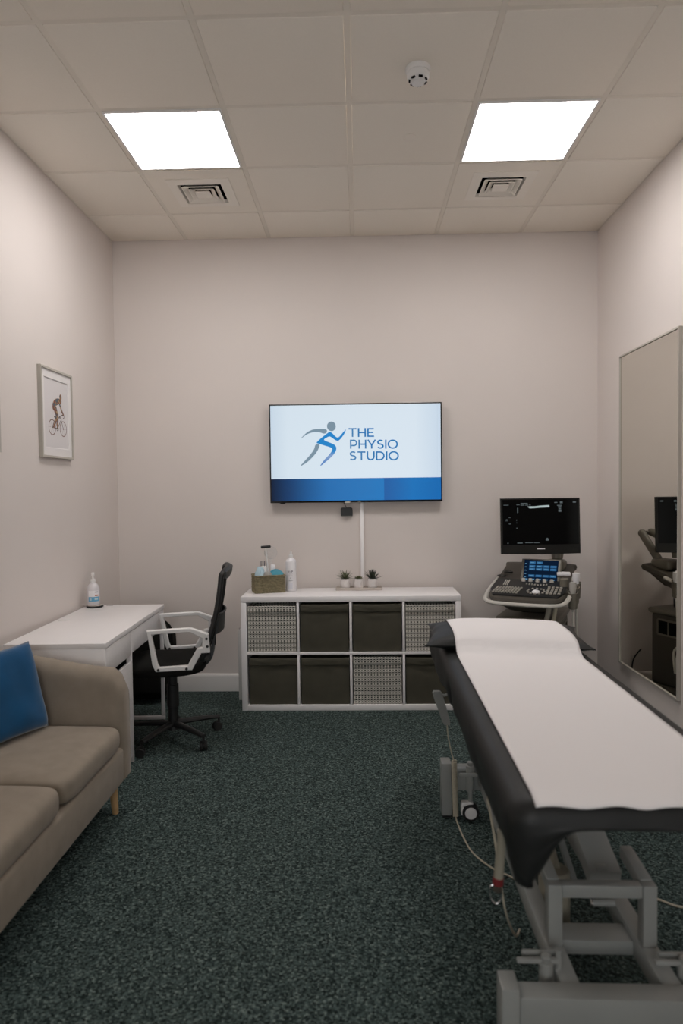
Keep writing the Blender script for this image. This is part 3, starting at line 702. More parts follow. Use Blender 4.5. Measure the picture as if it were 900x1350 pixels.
# ------------------------------------------------------------------ office chair (faces -x, towards the desk)
def office_chair():
    t = thing('office_chair', 'black mesh office chair with white armrests pulled up to desk', 'office chair', (-1.150, 3.915, 0), math.radians(9))
    m = MB(Matrix.Translation((.03, 0, 0))); m.cyl((0, 0, .062), (0, 0, .125), .036, .028, 20)
    for k in range(5):
        a = math.radians(-48+72*k); d = Vector((math.cos(a), math.sin(a), 0)); s = Vector((-d.y, d.x, 0)); rings = []
        for q in range(8):
            u = q/7; c = d*(.02+.268*u)+Vector((0, 0, .098-.014*u*u)); w = .025-.008*u; h = .018-.007*u
            rings.append([c+s*w*math.cos(p)+Vector((0, 0, h*math.sin(p))) for p in [2*PI*j/10 for j in range(10)]])
        m.loft(rings)
    base = m.build('star_base', BLACKP, t)
    for k in range(5):
        a = math.radians(-48+72*k); c = Vector((math.cos(a)*.285, math.sin(a)*.285, 0)); b = a+.9+k*.7; ax = Vector((math.cos(b), math.sin(b), 0)); m = MB(Matrix.Translation((.03, 0, 0)))
        w = Vector((-ax.y, ax.x, 0))*.012
        m.cyl(c+Vector((0, 0, .05)), c+Vector((0, 0, .085)), .007, n=10)
        for s in (-1, 1):
            p = c+w+Vector((0, 0, .0265)); m.cyl(p+ax*s*.006, p+ax*s*.022, .0265, n=22, bev=.004)
        m.cyl(c+w+Vector((0, 0, .0265))-ax*.006, c+w+Vector((0, 0, .0265))+ax*.006, .020, n=16)
        m.tube([c+w*.2+Vector((0, 0, .056)), c+w+Vector((0, 0, .056)), c+w*2.2+Vector((0, 0, .045))], .008, 8)
        m.build('caster', RUBBER, t)
    m = MB(Matrix.Translation((.03, 0, 0))); m.cyl((0, 0, .10), (0, 0, .23), .030, n=20, bev=.002); m.cyl((0, 0, .20), (0, 0, .335), .036, .034, 20, bev=.003); m.cyl((0, 0, .33), (0, 0, .385), .027, n=20); m.cyl((0, 0, .38), (0, 0, .425), .018, n=16)
    m.build('gas_lift', BLACKP, t)
    MB().box((.0, 0, .428), (.24, .20, .03), .012).build('seat_plate', BLACKP, t)
    # seat cushion: rounded slab with waterfall front edge
    def seat(u, v):
        a = 2*PI*u; e = 5; cx = abs(math.cos(a))**(2/e)*math.copysign(1, math.cos(a)); cy = abs(math.sin(a))**(2/e)*math.copysign(1, math.sin(a))
        p = PI*(v-.5); r = abs(math.cos(p))**.35; z = math.sin(p); z = math.copysign(abs(z)**.6, z)
        x = cx*r*.245; y = cy*r*.238
        return (x-.010, y, .470+z*.038-.03*sstep(-.12, -.25, x)-.008*(1-min(1, (x/.2)**2)))
    MB().grid(seat, 48, 16, cu=True).build('seat', BLACKF, t, sharp=70)
    # back support shell curving up behind the seat
    prof = [(.06, .425), (.15, .428), (.22, .452), (.262, .50), (.272, .56), (.275, .62)]
    rings = []
    for i, v in enumerate(spline([(a, 0, b) for a, b in prof], 4)):
        w = .055+.02*math.sin(i/20*PI); th = .014
        rings.append([v+Vector((th*.6*q, y, -th*abs(q) if False else 0)) for q, y in ((-1, -w), (1, -w), (1, w), (-1, w))])
    MB().loft(rings).build('back_bracket', BLACKP, t, sharp=50)
    # backrest
    def bx_(z): 
        s = (z-.53)/.5; return .222+.118*s+.022*math.sin(PI*s)*1.0-.0
    hwid = lambda z: .215+.012*math.sin(PI*(z-.53)/.5)
    pl = []
    for k in range(12): z = .53+.47*k/11; pl.append((bx_(z), -hwid(z), z))
    pr = [(x, -y, z) for x, y, z in reversed(pl)]
    topc = [(bx_(1.0)+.018+.014*math.sin(PI*k/6)*0-.0, -.215+.43*k/6, 1.014) for k in range(0)]
    loop = pl+[(bx_(1.0)+.012, -.19, 1.018), (bx_(1.0)+.026, -.10, 1.026), (bx_(1.0)+.030, 0, 1.028), (bx_(1.0)+.026, .10, 1.026), (bx_(1.0)+.012, .19, 1.018)]+pr+[(bx_(.53)+.012, .15, .515), (bx_(.53)+.03, 0, .508), (bx_(.53)+.012, -.15, .515)]
    MB().tube(spline(loop, 3, True), .0155, 10, True).build('backrest_frame', BLACKP, t)
    def mesh_(u, v):
        z = .525+.485*v; y = (-1+2*u)*hwid(max(.53, min(1, z)))*.985
        return (bx_(z)+.026*(1-(2*u-1)**2), y, z)
    o = MB().grid(mesh_, 16, 20).build('backrest_mesh', BLACKF, t, sharp=80)
    md = o.modifiers.new('thick', 'SOLIDIFY'); md.thickness = .006
    m = MB()     # top rail, deeper and curled back
    rings = []
    for k in range(13):
        y = -.205+.41*k/12; c = Vector((bx_(1.0)+.014+.020*(1-(y/.205)**2), y, 1.002)); q = 1-.35*abs(y/.205)**4
        rings.append([c+Vector((a*q, 0, b*q)) for a, b in ((-.014, -.028), (.006, -.030), (.020, -.004), (.024, .026), (.010, .034), (-.010, .020))])
    m.loft(rings).build('top_rail', BLACKP, t, sharp=40)
    m = MB(); rings = []
    for k in range(11):
        y = -.17+.34*k/10; c = Vector((bx_(.70)+.050-.030*(y/.17)**2, y, .715)); rings.append([c+Vector((a, 0, b)) for a, b in ((-.008, -.060), (.008, -.055), (.016, .04), (.024, .058), (.012, .062), (-.004, .03))])
    m.loft(rings).build('lumbar_support', BLACKP, t, sharp=40)
    MB().bx(.262, .288, -.03, .03, .56, .72, .006).build('back_spine', BLACKP, t)
    # armrests: white closed loops with bolts
    OUT = [(-.072, .712), (.168, .718), (.262, .682), (.270, .575), (.222, .574), (.170, .482), (-.028, .480), (-.046, .520)]
    INN = [(-.048, .690), (.162, .696), (.228, .655), (.228, .610), (.200, .602), (.146, .507), (-.008, .503), (-.018, .523)]
    for s in (-1, 1):
        y = s*.255; th = .034; m = MB()
        def rr(poly, yy, k=1): return [(a, yy, b) for a, b in poly]
        mid = [((a[0]*.85+b[0]*.15), (a[1]*.85+b[1]*.15)) for a, b in zip(OUT, INN)]; mi2 = [((a[0]*.15+b[0]*.85), (a[1]*.15+b[1]*.85)) for a, b in zip(OUT, INN)]
        m.loft([rr(OUT, y-th/2+.004), rr(OUT, y+th/2-.004), rr(mid, y+th/2), rr(mi2, y+th/2), rr(INN, y+th/2-.004), rr(INN, y-th/2+.004), rr(mi2, y-th/2), rr(mid, y-th/2)], loop=True, cap=False)
        o = m.build('armrest', WPLASTIC, t, sharp=25)
        for bx, bz in ((.252, .655), (.256, .612), (-.014, .491), (.140, .491)):
            MB().cyl((bx, y-th/2-.002, bz), (bx, y+th/2+.002, bz), .0075, n=12).build('bolt', BLACKP, o)
office_chair()
# bag in the corner
t = thing('black_bag', 'tall black bag standing in shade behind the desk, near back wall', 'bag', (-1.505, 4.680, 0))
def bagf(u, v):
    a = 2*PI*u; c = abs(math.cos(a))**.45*math.copysign(1, math.cos(a)); s = abs(math.sin(a))**.55*math.copysign(1, math.sin(a))
    r = min(1, (v*9)**.5, ((1-v)*3.4)**.6 if v < 1 else 0); z = .64*v
    return (c*r*(.175+.012*math.sin(PI*v)), s*r*(.105+.02*math.sin(PI*v))+.006*noise.noise(Vector((u*9, v*6, 1))), z)
MB().grid(bagf, 40, 24, cu=True).build('body', BLACKF, t, sharp=80)
m = MB(); m.box((0, -.128, .20), (.25, .05, .24), .022, 4); m.build('front_pocket', BLACKF, t)
m = MB(); m.tube(spline([(-.07, 0, .615), (-.05, 0, .655), (0, 0, .668), (.05, 0, .655), (.07, 0, .615)], 5), .008, 8); m.build('carry_handle', BLACKF, t)
m = MB(); m.tube(spline([(.12, -.06, .585), (.175, -.07, .54), (.192, -.07, .47), (.186, -.07, .40)], 5), .012, 8, sy=.5); m.build('strap', BLACKF, t)

# ------------------------------------------------------------------ sofa
SO = (-1.42, 2.345, 0)
def sofa():
    t = thing('sofa', 'taupe fabric two-seat sofa with curved arms along left wall', 'sofa', SO); T = inv(SO)
    xF, xB, yN, yR = -1.072, -1.760, 1.66, 3.075; th = .125; zb = .165
    R = .20
    path = []
    def arc(cx, cy, a0, a1, n=8): return [(cx+R*math.cos(math.radians(a0+(a1-a0)*k/n)), cy+R*math.sin(math.radians(a0+(a1-a0)*k/n))) for k in range(n+1)]
    def line(a, b, n): return [(a[0]+(b[0]-a[0])*k/n, a[1]+(b[1]-a[1])*k/n) for k in range(n)]
    xs = xF-.005
    path = line((xs, yR), (xB+R, yR), 16)+arc(xB+R, yR-R, 90, 180)+line((xB, yR-R), (xB, yN+R), 14)[1:]+arc(xB+R, yN+R, 180, 270)+line((xB+R, yN), (xs, yN), 16)[1:]+[(xs, yN)]
    N = len(path); rings = []
    for i, p in enumerate(path):
        p = Vector((*p, 0)); a = Vector((*path[max(i-1, 0)], 0)); b = Vector((*path[min(i+1, N-1)], 0)); tg = (b-a).normalized(); n = Vector((-tg.y, tg.x, 0))   # inward
        df = max(0, xF-p.x)                       # distance from the front of the arm
        if p.x < xB+R*.9: df = 1
        top = .675+.075*sstep(.02, .62, df)
        sc_ = 1-.42*(1-min(1, df/.055))**2.2 if df < .055 else 1
        topc = top-.10*(1-min(1, df/.075))**2.4 if df < .075 else top
        c = p+n*th/2; w = th/2*sc_; r = []
        for q in [(-1, zb+.01), (-1.0, zb+.04), (-1, zb+.2), (-1, topc-.075)]: r.append(c+n*w*q[0]+Vector((0, 0, q[1])))
        for k in range(1, 10):
            an = PI-PI*k/10; r.append(c+n*w*math.cos(an)+Vector((0, 0, topc-.070+.070*math.sin(an))))
        for q in [(1, topc-.075), (1, zb+.2), (1, zb+.04), (1, zb+.01)]: r.append(c+n*w*q[0]+Vector((0, 0, q[1])))
        rings.append(r)
    MB(T).loft(rings).build('frame_shell', SOFA, t, sharp=60)
    MB(T).bx(xB+.06, xF-.004, yN+th-.02, yR-th+.02, zb, .325, .018, 3).build('seat_base', SOFA, t, sharp=60)
    def cushion(y0, y1):
        x0, x1 = xB+.13, xF+.006; cx, cy = (x0+x1)/2, (y0+y1)/2; hx, hy = (x1-x0)/2, (y1-y0)/2
        def f(u, v):
            a = 2*PI*u; e = 9; c = abs(math.cos(a))**(2/e)*math.copysign(1, math.cos(a)); s = abs(math.sin(a))**(2/e)*math.copysign(1, math.sin(a))
            p = PI*(v-.5); r = abs(math.cos(p))**.16 if v not in (0, 1) else 0; z = math.copysign(abs(math.sin(p))**.62, math.sin(p))
            rr = r if v < .5 else r
            x = c*hx*rr; y = s*hy*rr
            crown = .012*(1-(x/hx)**2)*(1-(y/hy)**2)*(1 if v > .5 else 0)
            return (cx+x, cy+y, .382+z*.058+crown+.003*noise.noise(Vector((x*5, y*5, cy))))
        MB(T).grid(f, 72, 26, cu=True).build('seat_cushion', SOFA, t, sharp=80)
    ym = 2.352
    cushion(ym+.003, yR-th+.004); cushion(yN+th-.004, ym-.003)
    for x, y in ((xF-.075, yR-.075), (xF-.075, yN+.075), (xB+.09, yR-.10), (xB+.09, yN+.10)):
        MB(T).cyl((x+(.012 if x > -1.4 else -.012), y, 0), (x, y, zb+.02), .014, .022, 20, bev=.002).build('leg', SOFAW, t)
sofa()
def soft_pillow(name, w, h, th, pinch=.10, power=.5, nz=0, seed=0, m=None, par=None, T=None):
    def f(u, v, sgn):
        a, b = 2*u-1, 2*v-1
        x = w/2*a*(1-pinch*(1-a*a*0)*(1-abs(b)**2)*abs(a)**6); y = h/2*b*(1-pinch*(1-abs(a)**2)*abs(b)**6)
        k = (max(0, 1-a**4)*max(0, 1-b**4))**power
        return Vector((x, y, sgn*th/2*k*(1+nz*noise.noise(Vector((a*2+seed, b*2, sgn))))))
    b = MB(T)
    for s in (-1, 1): b.grid(lambda u, v: f(u, v, s), 30, 30)
    return b
t = thing('blue_cushion', 'square blue velvet cushion leaning on far end of sofa', 'cushion', (-1.455, 2.715, .449))
yawc = math.atan2(-.36, .93)      # facing direction in plan
M = Matrix.Rotation(yawc, 4, 'Z') @ Matrix.Rotation(math.radians(-16), 4, 'Y') @ Matrix(((0, 0, 1, 0), (1, 0, 0, 0), (0, 1, 0, .192), (0, 0, 0, 1)))
b = soft_pillow('c', .385, .385, .12, .055, .5, .12, 2, T=M)
b.build('cover', VELVET, t, sharp=85)

# ------------------------------------------------------------------ treatment couch
BA = .015; BO = (.640, 2.41, 0)
CL, CW, CT = .97, .298, .79            # half length, half width, top height
def couch():
    t = thing('treatment_couch', 'black padded treatment couch on white metal lifting frame', 'treatment couch', BO, -BA)
    # fitted vinyl cover with hanging skirt
    per = []
    rc = .05
    def seg(a, b, n): return [(a[0]+(b[0]-a[0])*k/n, a[1]+(b[1]-a[1])*k/n) for k in range(n)]
    hw, hl = CW, CL
    def corner(cx, cy, a0): return [(cx+rc*math.cos(math.radians(a0+90*k/6)), cy+rc*math.sin(math.radians(a0+90*k/6))) for k in range(6)]
    per = seg((hw, -hl+rc), (hw, hl-rc), 60)+corner(hw-rc, hl-rc, 0)+seg((hw-rc, hl), (-hw+rc, hl), 24)+corner(-hw+rc, hl-rc, 90)+seg((-hw, hl-rc), (-hw, -hl+rc), 60)+corner(-hw+rc, -hl+rc, 180)+seg((-hw+rc, -hl), (hw-rc, -hl), 30)+corner(hw-rc, -hl+rc, 270)
    N = len(per)
    def skirt(x, y):
        if y < -hl+.06:                                  # near end: arch between hanging corners
            k = sstep(.155, .275, abs(x)); return .062+.140*k
        if y > hl-.06: return .11
        d = .165; return d - .035*math.exp(-((y-.11)/.05)**2)*(1 if x < 0 else .4)
    rings = []
    def wob(x, y, s): return noise.noise(Vector((x*5, y*4, s)))
    spec = [(-.06, 0, 0), (-.030, .0, 0), (-.014, -.004, 0), (-.004, -.014, 0), (.004, -.030, 0), (.007, -.048, 0)]
    for off, dz, _ in spec:
        rings.append([Vector((x*(1+off/hw) if abs(x) > hw-rc else x*(1+off/hw), y*(1+off/hl), CT+dz-.002*abs(wob(x, y, 9)))) for x, y in per])
    for k in range(1, 9):
        s = k/8; r = []
        for x, y in per:
            dpt = skirt(x, y); pinch = math.exp(-((y-.11)/.045)**2) if x < 0 else 0
            n = Vector((x/hw if abs(x) > hw-rc else 0, y/hl if abs(y) > hl-rc else 0, 0)); n = n.normalized() if n.length else n
            o = .007+.010*math.sin(PI*s)*(1+wob(x, y, 2))-.022*s+.012*wob(x*.5, y*1.7, s*2)*s+.005*wob(x*2, y*6+s*2, s)*math.sin(PI*s) - .020*pinch*(.3+s)
            far = sstep(.25, .8, y)*.012*s
            r.append(Vector((x, y, CT-.048-(max(.012, dpt-.048))*s))+n*(o+far))
        rings.append(r)
    m = MB(); m.loft(rings, cap=False)
    top = MB()
    vs = [m.bm.verts.new(p) for p in rings[0]]; m.bm.faces.new(vs)
    o = m.build('vinyl_cover', VINYL, t, sharp=70)
    md = o.modifiers.new('thick', 'SOLIDIFY'); md.thickness = .004; md.offset = -1
    MB().bx(-hw+.02, hw-.02, -hl+.012, .095, CT-.066, CT-.008, .012).build('mattress', VINYL, t)
    MB().bx(-hw+.02, hw-.02, .105, hl-.012, CT-.066, CT-.008, .012).build('head_mattress', VINYL, t)
    # steel under-frame of the top
    m = MB()
    for x in (-.20, .20): m.bx(x-.02, x+.02, -hl+.12, hl-.12, CT-.112, CT-.067, .004)
    for y in (-hl+.20, 0, hl-.20): m.bx(-.20, .20, y-.02, y+.02, CT-.108, CT-.07, .004)
    m.build('top_frame', STEEL, t)
    MB().cyl((-.238, -.62, .512), (-.238, -.24, .512), .005, n=12).build('side_rod', STEEL, t)
    # base
    yn, yf = -.775, .580
    for y in (yn, yf):
        MB().bx(-.245, .245, y-.030, y+.030, .125, .225, .004).build('cross_beam', STEEL, t)
        for s in (-1, 1): MB().bx(s*.246, s*.290, y-.036, y+.036, .012, .250, .004).build('foot_post', STEEL, t)
        for s in (-1, 1): MB().bx(s*.250, s*.286, y-.030, y+.030, 0, .0125, .003).build('foot_pad', RUBBER, t)
    for x in (-.105, .150): MB().bx(x-.025, x+.025, yn+.0305, yf-.0305, .160, .220, .004).build('base_rail', STEEL, t)
    yp = -.590
    for x in (-.105, .150):
        MB().bx(x-.019, x+.019, yp-.020, yp+.020, .2205, .392, .003).build('upright_post', STEEL, t)
        MB().box((x, yp+.085, .385), (.034, .15, .036), .003, rot=(.10, 0, 0)).build('support_arm', STEEL, t)
    MB().bx(-.0855, .1305, yp-.016, yp+.016, .355, .390, .003).build('upper_cross_bar', STEEL, t)
    MB().bx(-.0795, .1245, yp+.03, yp+.11, .165, .205, .003).build('lower_cross_bar', STEEL, t)
    MB().box((.095, .10, .480), (.095, 1.10, .055), .005, rot=(.335, 0, 0)).build('lift_arm', STEEL, t)
    MB().box((.020, .02, .40), (.018, .85, .024), .003, rot=(.36, 0, 0)).build('link_rod', STEEL, t)
    m = MB(); m.cyl((-.035, -.34, .10), (-.035, -.34, .285), .048, n=28, bev=.006); m.cyl((-.035, -.34, .285), (-.01, .30, .60), .018, n=16); m.build('lift_motor', BEIGE, t)
    m = MB(); m.box((.085, -.40, .275), (.030, .022, .13), .004, rot=(.25, 0, 0)); m.cyl((.055, -.425, .23), (.12, -.425, .23), .010, n=14); m.build('clevis', STEEL, t)
    MB().cyl((.048, -.425, .23), (.056, -.425, .23), .014, n=14, bev=.002).build('clevis_bolt', CHROME, t)
    # casters with brake levers
    for sx in (-1, 1):
        for y, dy in ((yn+.075, 1), (yf-.045, -1)):
            x = sx*.155 if sx < 0 else .20
            if sx < 0 and dy < 0: x = -.165
            p = Vector((x, y, 0)); m = MB()
            m.cyl(p+Vector((0, 0, .13)), p+Vector((0, 0, .245)), .018, n=18, bev=.002); m.cyl(p+Vector((0, 0, .243)), p+Vector((0, 0, .262)), .012, .014, n=14, bev=.003); m.cyl(p+Vector((0, 0, .07)), p+Vector((0, 0, .132)), .010, n=12)
            c = m.build('caster', STEEL, t)
            m = MB(); w = p+Vector((0, .0, .038))
            for q in (-1, 1): m.lathe([(.0, 0), (.030, 0), (.0375, .004), (.0375, .014), (.030, .018), (0, .018)], w+Vector((0, q*.004 if q > 0 else -.022, 0)), 28, ax=(0, 1, 0))
            m.build('wheel', RUBBER, c)
            m = MB(); m.lathe([(0, 0), (.0265, 0), (.0245, .004), (0, .0045)], w+Vector((0, -.0221, 0)), 24, ax=(0, -1, 0)); m.build('wheel_cap', WPLASTIC, c)
            m = MB(); m.box(w+Vector((-.014, 0, .036)), (.052, .030, .020), .006); m.box(w+Vector((-.036, 0, .012)), (.012, .030, .05), .004); m.build('fork', WPLASTIC, c)
            m = MB(); m.bx(p.x-.05, p.x+.03, y-.030, y-.020, .205, .222, .003) if dy < 0 else m.bx(p.x-.055, p.x+.045, y+.028, y+.040,   .236, .250, .003)
            if dy > 0: m.bx(p.x-.075, p.x+.035, y-.005, y+.008, .240, .252, .003); m.cyl((p.x+.035, y+.01, .16), (p.x+.035, y+.01, .27), .008, n=12)
            m.build('brake_lever', STEEL, c)
couch()
BM = Matrix.Translation(BO) @ Matrix.Rotation(-BA, 4, 'Z'); BI = BM.inverted()
# pillow under the paper
PC = (.640, 2.970, CT+.004); PR = -.13
PW, PD, PT = .665, .43, .052
def ph(a, b): return PT*(max(0, 1-abs(a)**3.2)*max(0, 1-abs(b)**3.2))**.5
t = thing('black_pillow', 'flat black vinyl pillow at far head end of couch under paper', 'pillow', PC, PR)
def pf(u, v, s):
    a, b = 2*u-1, 2*v-1; x = PW/2*a*(1-.05*(1-b*b)*abs(a)**4)*(1+.03*abs(a*b)**3); y = PD/2*b*(1-.05*(1-a*a)*abs(b)**4)*(1+.03*abs(a*b)**3)
    if s > 0: z = .026+ph(a, b)*(1+.10*noise.noise(Vector((a*4, b*3, 5)))*(abs(a)**2))
    else: z = .025-.024*min(1, ph(a, b)/PT*1.6)
    if abs(a) > .9: z += .004*math.sin(b*9)*(abs(a)-.9)*10*(1 if a < 0 else .3)
    return (x, y, z)
b = MB()
for s in (1, -1): b.grid(lambda u, v: pf(u, v, s), 44, 26)
b.build('cover', VINYL, t, sharp=85)
m = MB(); m.tube([pf(u, v, 1) for u, v in [(k/24, 0) for k in range(24)]+[(1, k/16) for k in range(16)]+[(1-k/24, 1) for k in range(24)]+[(0, 1-k/16) for k in range(16)]], .003, 6, True); m.build('piping', VINYL, t)
# paper sheet
def paper():
    o0 = (.640, 2.41, CT); t = MB()
    PI_ = (Matrix.Translation(PC) @ Matrix.Rotation(PR, 4, 'Z')).inverted()
    def hgt(wx, wy):
        q = PI_ @ Vector((wx, wy, 0)); a, b = q.x/(PW/2), q.y/(PD/2)
        h = 0
        if abs(a) < 1 and abs(b) < 1: h = ph(a*.97, b*.985)+.028
        elif abs(a) < 1.06: h = max(0, .024*(1-(abs(b)-1)/.16)) if abs(b) < 1.16 else 0
        return h
    def f(u, v):
        lx = -.247+.494*u; ly = -CL-.004+.004*math.sin(u*23)+.003*noise.noise(Vector((u*9, 1, 1)))+(1.30+.50)*v*.985
        w = BM @ Vector((lx, ly, 0))
        # smooth the draped height a little
        h = max(sum(hgt(w.x, w.y+d) for d in (-.035, -.018, 0, .018, .035))/5, hgt(w.x, w.y)*.97)
        z = CT+.0035+max(h, 0)*1.04+.0012*noise.noise(Vector((lx*6, ly*5, 2)))+.0015
        if ly < -CL+.06: z -= .010*((-CL+.06-ly)/.06)**2
        return Vector((w.x-o0[0], w.y-o0[1], z-o0[2]))
    o = t.grid(f, 36, 150).build('paper_sheet', PAPER, None, sharp=85); o.location = o0
    md = o.modifiers.new('thick', 'SOLIDIFY'); md.thickness = .0012; md.offset = 1
    tag(o, 'long white paper couch roll sheet covering the black treatment couch', 'paper sheet')
paper()
# hand control with coiled lead
t = thing('hand_control', 'grey couch hand control hanging on left side with coiled cable', 'hand control', (.335, 2.950, .575)); T = inv(t.location)
m = MB(T); m.loft([[Vector((x, y, z)) for x, y in ((cx-w, 2.938), (cx+w, 2.938), (cx+w, 2.962), (cx-w, 2.962))] for cx, w, z in ((.338, .014, .580), (.340, .021, .570), (.352, .021, .53), (.378, .017, .445), (.382, .012, .430))]); m.build('handset', STEEL, t, sharp=30)
MB(T).tube([(.345, 2.95, .565), (.372, 2.95, .560), (.395, 2.95, .568)], .006, 8).build('hook', STEEL, t)
m = MB(T); m.tube(spline([(.382, 2.95, .432), (.388, 2.952, .37), (.402, 2.955, .30), (.412, 2.955, .268)], 6), .003, 6)
m.tube([(.412+.010*math.cos(k*.9)+.006*(k/220), 2.945+.010*math.sin(k*.9), .268-.252*k/220) for k in range(221)], .0034, 5)
fl = [(.418, 2.945, .012), (.420, 2.90, .005), (.428, 2.78, .005), (.448, 2.66, .005), (.506, 2.552, .005), (.56, 2.50, .005), (.60, 2.44, .005)]
m.tube(spline(fl, 6), .0035, 6); m.build('coiled_cable', CREAM, t, sharp=80)
# lever with red band hanging under the couch edge
t = thing('hanging_grip', 'grey grip with red band and wire loop hanging under couch corner', 'grip', (.382, 1.800, .57)); T = inv(t.location) @ Matrix.Translation((.006, 0, -.035))
MB(T).cyl((.372, 1.80, .61), (.374, 1.80, .575), .008, n=12).build('stem', GREYMID, t)
m = MB(T); m.cyl((.376, 1.80, .580), (.364, 1.80, .445), .0115, .0135, 20, bev=.003); m.cyl((.376, 1.80, .585), (.3745, 1.80, .556), .0140, n=20, bev=.004); m.build('sleeve', BEIGE, t)
MB(T).cyl((.3645, 1.80, .452), (.3625, 1.80, .430), .0148, n=20, bev=.002).build('red_band', RED, t)
MB(T).cyl((.3625, 1.80, .430), (.361, 1.80, .412), .013, n=16, bev=.003).build('end_cap', GREYDARK, t)
MB(T).tube(spline([(.372, 1.80, .424), (.373, 1.80, .40), (.362, 1.80, .378), (.348, 1.80, .384), (.340, 1.80, .404), (.342, 1.80, .424), (.350, 1.80, .430)], 5), .0022, 6).build('wire_loop', CHROME, t)
cb = MB().tube(spline([(.372, 2.02, .60), (.395, 1.98, .44), (.402, 1.95, .36), (.43, 1.99, .20), (.485, 2.10, .05), (.521, 2.193, .006)], 7), .0038, 6).build('couch_cable', CREAM)
tag(cb, 'cream cable looping down from couch edge to carpet beside the grip', 'cable')
cb = MB().tube(spline([(.80, 2.47, .005), (.93, 2.42, .005), (1.047, 2.365, .005), (1.118, 2.318, .005), (1.30, 2.30, .005), (1.55, 2.36, .005), (1.69, 2.42, .02)], 7), .004, 6).build('mains_cable', CREAM)
tag(cb, 'cream mains cable on carpet between couch and right wall', 'cable')

# ------------------------------------------------------------------ ultrasound machine
UA = math.radians(25); UO = (1.283, 4.735, 0)       # local: x right, -y towards the user
def ultrasound():
    t = thing('ultrasound_machine', 'grey ultrasound scanner cart with monitor in right back corner', 'ultrasound machine', UO, -UA)
    # base with wheels
    MB().bx(-.21, .21, -.60, -.03, .075, .135, .03, 4).build('base', GREYDARK, t)
    for sx in (-1, 1):
        for y in (-.53, -.10):
            m = MB(); m.cyl((sx*.185-.018, y, .05), (sx*.185+.018, y, .05), .05, n=26, bev=.006); m.build('caster', RUBBER, t)
    # body
    m = MB(); m.bx(-.185, .185, -.50, -.04, .13, .615, .02, 3); m.build('cart_body', GREYDARK, t)
    MB().bx(-.200, .200, -.53, -.02, .612, .650, .018, 3).build('body_lid', GREYMID, t)
    for sx in (-1, 1):
        x = sx*.186
        m = MB()
        for z in (.475, .575): m.bx(x-.006, x+.006, -.44, -.10, z-.006, z+.006, .002)
        for k in range(5): m.bx(x-.006, x+.006, -.44+.085*k-.006+(.0), -.44+.085*k+.006, .475, .575, .002)
        m.build('side_grille', GREYMID, t)
        m = MB(); m.bx(x-.002, x+.002, -.436, -.104, .48, .57); m.build('grille_recess', SHADOWGAP, t)
    MB().bx(-.09, .09, -.52, -.498, .20, .56, .008).build('front_panel', GREYMID, t)
    # column
    MB().bx(-.085, .085, -.34, -.12, .64, .80, .03, 3).build('column', BLACKP, t)
    # console: swept tray outline (front wide, tilted)
    tilt = .27
    def K(x, y, z=0): return Vector((x, y, 0.868+(y+.30)*tilt+z))
    def outline(q=0):
        pts = [(-.205, .005), (.205, .005), (.232, -.06), (.238, -.30), (.242, -.50), (.205, -.600), (.10, -.628), (-.10, -.628), (-.205, -.600), (-.242, -.50), (-.238, -.30), (-.232, -.06)]
        return [(v.x*(1-q/.24), -.32+(v.y+.32)*(1-q/.31)) for v in spline([(a, b, 0) for a, b in pts], 4, True)]
    m = MB(); m.loft([[K(x, y, z) for x, y in outline(q)] for q, z in ((.10, -.115), (.035, -.050), (.006, -.036), (0, -.018), (.006, -.002), (.012, .0))]); con = m.build('console', GREYDARK, t, sharp=35)
    # silver handle rim round the front and sides
    hp = [(-.240, -.24, -.022), (-.256, -.42, -.024), (-.252, -.56, -.022), (-.215, -.640, -.018), (-.10, -.668, -.014), (.10, -.668, -.014), (.215, -.640, -.018), (.252, -.56, -.022), (.256, -.42, -.024), (.240, -.20, -.022)]
    MB().tube([K(v.x, v.y, v.z) for v in spline(hp, 5)], .015, 10, sx=1.0, sy=.85).build('handle', SILVER, t)
    MB().loft([[K(x, y, z) for x, y in ((-.20, -.585), (.20, -.585), (.235, -.50), (.225, -.33), (-.225, -.33), (-.235, -.50))] for z in (-.001, .010)]).build('key_deck', BLACKP, con)
    def key(m, x, y, a=.014, b=.012, h=.008): m.box(K(x, y, .010+h/2), (a, b, h), .002, 1, rot=(.26, 0, 0))
    m = MB()
    for r in range(5):
        for c in range(9): key(m, -.205+c*.0185+.004*r, -.560+r*.020, .0135, .0135)
    m.build('keyboard', KEYS, con, weld=False)
    m = MB()
    for r in range(4):
        for c in range(4): key(m, .130+c*.024, -.545+r*.030, .017, .017, .010)
    m.build('keypad', KEYS, con, weld=False)
    m = MB()
    for c in range(8): key(m, -.02+.018*c, -.425+.012*abs(c-4)*.3, .010, .018)
    m.build('switch_row', KEYS, con, weld=False)
    m = MB()
    for k in range(12):
        a = 2*PI*k/12; key(m, .058+.052*math.cos(a), -.520+.040*math.sin(a), .014, .012)
    m.build('ring_keys', KEYS, con, weld=False)
    for c in range(5):
        p = K(-.05+c*.045, -.365, .009); MB().cyl(p, p+Vector((0, 0, .022)), .0135, .011, 18, bev=.002).build('knob', SILVER, con)
    p = K(.058, -.520, .006); MB().lathe([(.0, -.004), (.026, -.004), (.026, .004), (.022, .010), (.012, .016), (0, .018)], p, 24).build('trackball', PUREWHITE, con)
    for c in range(3):
        p = K(-.165+c*.012, -.40+.0*c, .006); MB().box(p+Vector((0, 0, .006)), (.006, .085, .008), .002, rot=(tilt, 0, .0)).build('slider', SILVER, con)
    m = MB(); 
    for x in (-.185, -.215): m.lathe([(.022, 0), (.030, 0), (.031, .006), (.024, .008), (.022, .002)], K(x, -.20 if x > -.2 else -.27, 0), 22, ring=True)
    m.build('cup_rim', BLACKP, con)
